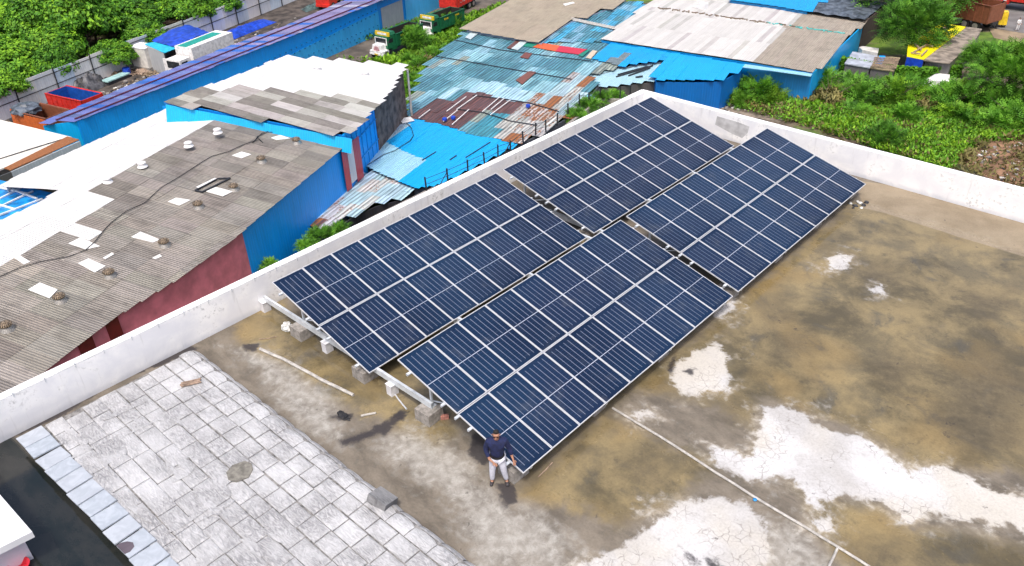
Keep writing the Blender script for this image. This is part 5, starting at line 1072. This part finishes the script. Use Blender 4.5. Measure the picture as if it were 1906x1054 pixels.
def plant(name,kind,loc,sc,label,cat,group=None,i=None,th=None,zc=None):
    i=random.randrange(4) if i is None else i; e=empty(name,loc,label,cat,group,random.uniform(0,6.28))
    if isinstance(sc,(int,float)): sc=(sc,sc,sc)
    big=kind in('vine','tree')
    zc=zc if zc is not None else (4.2*sc[2] if kind=='tree' else 2.8*sc[2] if kind=='vine' else .55*sc[2])
    c=bpy.data.objects.new('crown',crown(kind,i)); COL.objects.link(c); c.parent=e; c.location=(0,0,zc); c.scale=sc; c.rotation_euler=(random.uniform(-.15,.15),random.uniform(-.15,.15),0)
    t=bpy.data.objects.new('trunk' if big else 'stem',TR[i%3] if big else TRs[i%2]); COL.objects.link(t); t.parent=e; t.scale=(sc[0],sc[0],zc/4.2 if big else sc[2])
    return e
# wood behind the yard fence
back=Vector((-fu.y,fu.x,0)); random.seed(11)
wl=['vine draped tree at the front of the wood, overhanging the sheet fence','dense green tree inside the wood behind the sheet fence']
for r_ in range(8):
    dist=1.6+r_*4.6; n=11
    for k in range(n):
        f=(k+.5*(r_%2))/n; p=A0.lerp(B0,f*.93)+back*(dist+random.uniform(-1.2,1.2))+fu*random.uniform(-1,1)
        px=pj(p.x,p.y,G+3)
        if px[0]<-120 or px[0]>620 or px[1]<-70: continue
        if px[0]>455 and r_==0: continue
        s=random.uniform(.85,1.2)*(1. if r_ else .78); plant('vine_tree','vine',(p.x,p.y,G),(s*1.05,s*1.05,s*random.uniform(.85,1.3)),wl[0] if r_==0 else wl[1],'tree','trees of the wood behind the fence' )
# right side trees
def tpx(px,py,zc,h): return at(px,py,G)
for (x,y,s,lab,k) in ((1690,118,.95,'light green feathery tree hanging over the near end of the yellow tarpaulin',0),(1650,62,1.15,'tall dark tree beside the slate tarpaulin roof',1),(1735,48,1.25,'big dense tree in front of the road at the top right',2),(1862,205,.85,'feathery shrub tree at the right edge above the bushes',0),(1925,210,.9,'leafy tree cut by the right edge',1),(1822,160,.6,'bushy young tree right of the brown board roof',2),(1700,15,1.2,'tree at the very top behind the big dense tree',3)):
    p=at(x,y,G); plant('tree','tree',p,s,lab,'tree',None,k)
random.seed(5)
BU=[(1400,185,1.3),(1432,190,1.2),(1460,178,1.2),(1490,175,1.2),(1520,172,1.3),(1545,185,1.3),(1578,185,1.2),(1600,195,1.5),(1635,190,1.4),(1665,198,1.5),(1690,190,1.3),(1720,200,1.2),(1590,170,1.),(1660,175,1.1),(1375,195,1.),(1700,180,1.),(1775,205,1.5),(1800,190,1.4),(1830,200,1.5),(1855,215,1.5),(1880,205,1.6),(1790,225,1.2),(1815,235,1.1),(1850,240,1.2),(1895,240,1.3),(1760,190,1.1),(1685,225,.9),(1590,215,.9),(1645,270,1.),(1240,172,.7),(1262,174,.8),(1280,178,.7)]
for j,(x,y,s) in enumerate(BU):
    plant('bush','pale' if j%4==1 else 'bush',at(x,y,G),(s*random.uniform(.85,1.2),s*random.uniform(.85,1.2),s*random.uniform(.6,1.05)),'green bush on the overgrown plot beyond the white parapet','bush','bushes on the overgrown plot')
for j,(x,y,s,l) in enumerate(((1095,205,.9,'leafy bush squeezed between the boundary wall and the far left parapet corner'),(1120,190,.8,'leafy bush beside the second wall post from the parapet corner'),(1070,222,.8,'bright bush under the blue patched wall beyond the parapet'),(1145,185,.7,'small bush just outside the parapet corner'),(600,452,.85,'bright shrub in front of the small rusty tin shed'),(575,470,.7,'low shrub against the blue shed wall behind the parapet'),(635,432,.6,'small shrub under the eave of the rusty tin shed'),(505,505,.6,'small green shrub peeping over the parapet by the red wall'))):
    b_=plant('bush','bush',at(x,y+4,-13.6),s*.8,l,'bush')
for x,y,s in ((775,140,.9),(765,160,.9),(760,178,.8),(782,128,.9),(768,150,.8),(830,100,.7),(845,92,.8),(862,82,1.),(880,72,1.1),(900,60,1.),(800,108,.8),(815,112,.7),(780,100,.8),(790,92,.9),(825,52,1.2),(840,58,1.3),(858,48,1.3),(878,42,1.2),(895,36,1.2),(915,30,1.),(760,118,.7),(800,90,.9)):
    plant('bush','bush' if random.random()<.7 else 'weed',at(x,y,G),s*.85,'green bush on the strip between the lane and the tin roofs','bush','bushes along the lane')
plant('young_tree','tree',at(775,98,G),.42,'slender young tree with a bare pale stem in front of the first green truck','tree',None,1)
plant('dry_shrub','dry',at(1540,195,G),1.3,'dry straw coloured shrub among the green bushes','shrub'); plant('dry_shrub','dry',at(1712,205,G),1.1,'dry brown shrub below the low concrete wall','shrub'); plant('dry_shrub','dry',at(1500,190,G),1.,'pale dry shrub left of the straw coloured one','shrub')
plant('dry_shrub','dry',at(800,122,G),.9,'withered brown weeds at the foot of the young tree','shrub')
# hedge wall
q=MB(); Pp=[at(a,b,G) for a,b in ((1562,140),(1600,148),(1660,158),(1720,160),(1780,156))]; 
for i in range(4): q.wall(Pp[i],Pp[i+1],G+1.7,G+1.7,G,.3)
e=q.build('creeper_wall','ped'); tag(e,'boundary wall thickly covered in green creeper below the silver roofed shack','wall')
r=np.random.default_rng(3); n=9000; seg=r.integers(0,4,n); f=r.random(n); Va=np.array([Pp[i][:] for i in range(5)]); base=Va[seg]*(1-f[:,None])+Va[seg+1]*f[:,None]; base[:,2]=G+r.uniform(.2,2.05,n); base[:,0]+=r.uniform(-.1,.35,n); base[:,1]+=r.uniform(-.5,.0,n)
nr=r.normal(size=(n,3))+np.array([.4,-.8,.6]); nr/=np.linalg.norm(nr,axis=1)[:,None]; a=np.cross(nr,r.normal(size=(n,3))); a/=np.linalg.norm(a,axis=1)[:,None]; b=np.cross(nr,a); s=r.uniform(.1,.22,n)[:,None]
V=np.stack([base-b*s,base+a*s*.7,base+b*s,base-a*s*.7],1).reshape(-1,3); me=build_leaves('creeper',V,np.clip((base[:,2]-G)/2.2*.5+r.random(n)*.35,0,1)*.75,'leaf'); o=bpy.data.objects.new('creeper',me); COL.objects.link(o); o.parent=e
# grass and weeds: scattered stuff
def grass(name,poly,n,mat,size,label,seed,h=.5,pat=.35):
    r=np.random.default_rng(seed); P=[at(a,b,G) for a,b in poly]; xs=[p.x for p in P]; ys=[p.y for p in P]; Q=[(p.x,p.y) for p in P]; pts=[]
    cl=r.random((160,2))*[max(xs)-min(xs),max(ys)-min(ys)]+[min(xs),min(ys)]; cr=r.uniform(.4,2.2,160); ct=r.random(160)
    while len(pts)<n:
        k=int(160*r.random()**1.5); x,y=cl[k]+r.normal(size=2)*cr[k]*.6 if r.random()>pat*.25 else (r.uniform(min(xs),max(xs)),r.uniform(min(ys),max(ys)))
        if inpoly(x,y,Q): pts.append((x,y,ct[k]))
    p=np.array(pts); base=np.stack([p[:,0],p[:,1],G+r.uniform(0,h,n)],1); dirv=r.normal(size=(n,3))*np.array([1,1,.3])+np.array([0,0,.9]); dirv/=np.linalg.norm(dirv,axis=1)[:,None]; sd=np.cross(dirv,r.normal(size=(n,3))); sd/=np.linalg.norm(sd,axis=1)[:,None]
    L=size*r.uniform(.6,1.4,n)[:,None]; V=np.stack([base-sd*L*.16,base+dirv*L*.5+sd*L*.2,base+dirv*L,base+dirv*L*.5-sd*L*.2],1).reshape(-1,3)
    me=build_leaves(name,V,np.clip(p[:,2]*.6+r.random(n)*.4,0,1),mat); o=bpy.data.objects.new(name,me); COL.objects.link(o); stuff(o,label,'grass')
grass('tall_grass',[(1470,205),(1510,190),(1560,205),(1750,215),(1980,230),(1980,262),(1840,262),(1790,290),(1760,330),(1690,300),(1560,255),(1460,222)],34000,'leafy',.34,'bright yellow green grass covering the plot beyond the parapet',1)
grass('rough_weeds',[(1300,182),(1500,165),(1700,190),(1980,200),(1980,258),(1800,272),(1765,325),(1560,258)],17000,'leafd',.36,'darker weeds mixed into the grass of the plot',2)
grass('dry_grass',[(1250,160),(1500,160),(1560,205),(1750,215),(1980,240),(1980,380),(1860,350),(1560,262)],9000,'leafb',.4,'dry straw coloured tufts between the green weeds of the plot',12)
grass('lane_weeds',[(620,110),(700,118),(760,100),(860,40),(940,10),(960,30),(870,62),(800,120),(755,215),(740,125)],16000,'leafy',.5,'weeds growing on the verge beside the lane',4)
grass('verge_grass',[(600,415),(720,392),(1060,222),(1130,178),(1230,165),(1130,200),(620,460),(540,480)],5000,'leafd',.45,'weeds along the foot of the boundary wall',6)
grass('wall_weeds',[(480,128),(700,66),(860,12),(880,14),(700,72),(500,134)],2500,'leafd',.4,'thin weeds at the foot of the long blue wall',8)
r=np.random.default_rng(9)
q=MB()
for (poly,n) in (([(1250,170),(1500,175),(1560,205),(1500,215),(1300,205)],260),([(700,120),(800,118),(790,140),(755,150)],160),([(150,250),(300,150),(560,30),(480,60),(240,150),(60,230)],500),([(1780,280),(1960,262),(1960,380),(1870,350)],120)):
    k=0; xs=[p[0] for p in poly]; ys=[p[1] for p in poly]
    while k<n:
        x,y=r.uniform(min(xs),max(xs)),r.uniform(min(ys),max(ys))
        if inpoly(x,y,poly): p=at(x,y,G); s=r.uniform(.05,.3); q.box((p.x,p.y,G+s*.3),(s*1.5,s,s*.5),rz=r.uniform(0,3),mi=int(r.integers(0,4))); k+=1
o=q.build('litter',['paleyard','ped','ventrust','dark']); stuff(o,'scattered litter and rubble on the bare ground','litter')
